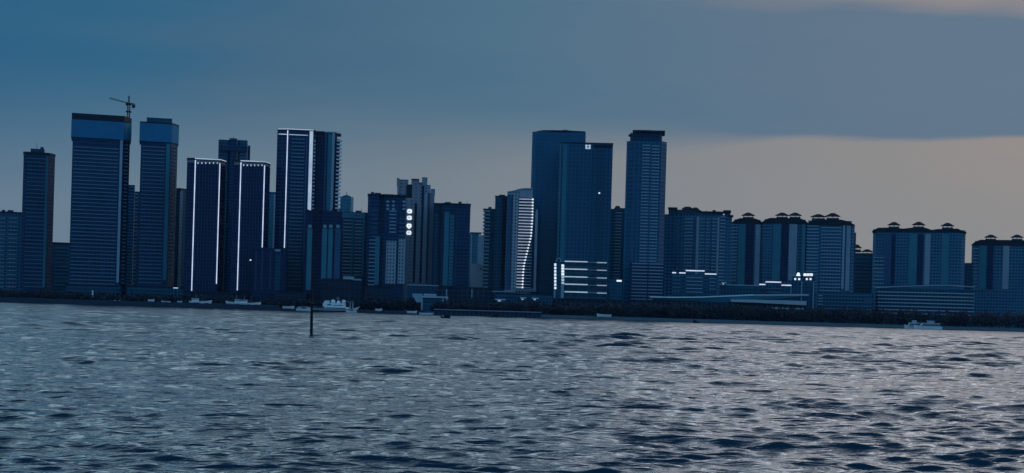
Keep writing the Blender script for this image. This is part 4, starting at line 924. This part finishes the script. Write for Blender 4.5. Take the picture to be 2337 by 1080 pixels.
def right_ferry(px, py, Lpx, Y, label, zo=0):
    x0 = X_(px, py, Y); L = Lpx * Y / F; r = empty('passenger_boat', (x0, Y, zo), math.pi); tag(r, label, 'boat')
    hull(L, L * .2, 2.2, 1.0).build('hull', G['white'], r)
    MB().frustum(-L * .42, L * .30, -2, 2, 2.1, 1.0, .3, 4.6).build('cabin', G['pale'], r)
    MB().box(-L * .37, L * .22, -2.05, 2.05, 2.9, 3.7).build('cabin_window', G['win'], r)
    MB().box(-L * .44, L * .22, -2.4, 2.4, 4.6, 4.85).build('canopy', G['white'], r)
    MB().box(-L * .2, L * .02, -1.4, 1.4, 4.8, 6.4).build('wheelhouse', G['pale2'], r); MB().box(-L * .22, L * .05, -1.7, 1.7, 6.4, 6.6).build('wheelhouse_roof', G['white'], r)
    MB().tube((-L * .1, 0, 6.5), (-L * .1, 0, 9.0), .1, .05).build('mast', G['steel'], r)
right_ferry(2118, 752, 62, 1122, 'two-deck white passenger boat at the right edge of the photo'); right_ferry(2083, 748, 36, 1132, 'smaller white passenger boat just left of the two-deck boat at the right edge')

# ================================================================== leaning mooring pole in the water
Yp = F * H / (768 - (CY + (710 - CX) * sr)) * 1.0
xb_, xt_, zt_ = X_(710.5, 768, Yp), X_(714.5, 505, Yp), Z_(714.5, 505, Yp)
pb = empty('mooring_pole', (xb_, Yp, 0)); tag(pb, 'thin dark wooden pole leaning slightly in the open water, tapering upwards', 'pole')
MB().tube((0 - (xt_ - xb_) * .12, 0, -1.6), ((xt_ - xb_) * .42, 0, zt_ * .42), .185, .14, 12).build('shaft', G['wood'], pb)
MB().tube(((xt_ - xb_) * .40, 0, zt_ * .40), (xt_ - xb_, 0, zt_), .095, .035, 10).build('rod', G['wood'], pb)
s = MB()
for z in (.9, 1.0, 3.9, 4.0, zt_ * .40): s.tube(((xt_ - xb_) * z / zt_, 0, z), ((xt_ - xb_) * (z + .08) / zt_, 0, z + .08), .2 if z < 4.5 else .16, n=12)
s.build('rope_lashing', G['hullb'], pb)

# ------------------------------------------------------------------ thin evening haze over the bay
hz = MB().box(-3000, 3000, -1000, 3000, -3.2, 190).build('haze', G['steel'], None)
hm = bpy.data.materials.new('evening_haze'); hm.use_nodes = True; hn = hm.node_tree.nodes; hn.clear()
ho = hn.new('ShaderNodeOutputMaterial'); hv = hn.new('ShaderNodeVolumePrincipled')
hv.inputs['Color'].default_value = (.50, .80, 1.0, 1); hv.inputs['Density'].default_value = 1.3e-5; hv.inputs['Anisotropy'].default_value = .1
hm.node_tree.links.new(hv.outputs[0], ho.inputs['Volume']); hz.data.materials[0] = hm; tag(hz, kind='stuff')

GROUPS = {'construction_tower': 'netted towers under construction', 'lit_outline_tower': 'dark towers outlined in white light', 'glass_tower': 'glass office towers',
          'motor_boat': 'small boats moored along the shore', 'fishing_boat': 'fishing boats behind the breakwater', 'work_boat': 'small dark boats on the water',
          'kiosk': 'pale kiosks along the shore', 'residential_block': 'residential blocks on the right of the skyline', 'apartment_tower': 'apartment towers of the skyline',
          'apartment_block': 'mid-rise apartment blocks', 'passenger_boat': 'white passenger boats at the right edge', 'eaved_building': 'low buildings with lit white eaves',
          'low_building': 'low waterfront blocks', 'waterfront_building': 'broad buildings on the right waterfront', 'breakwater': 'dark stone banks along the shore'}
for o in C.objects:
    k = o.name.split('.')[0]
    if o.parent is None and k in GROUPS and o.get('category'): o['group'] = GROUPS[k]
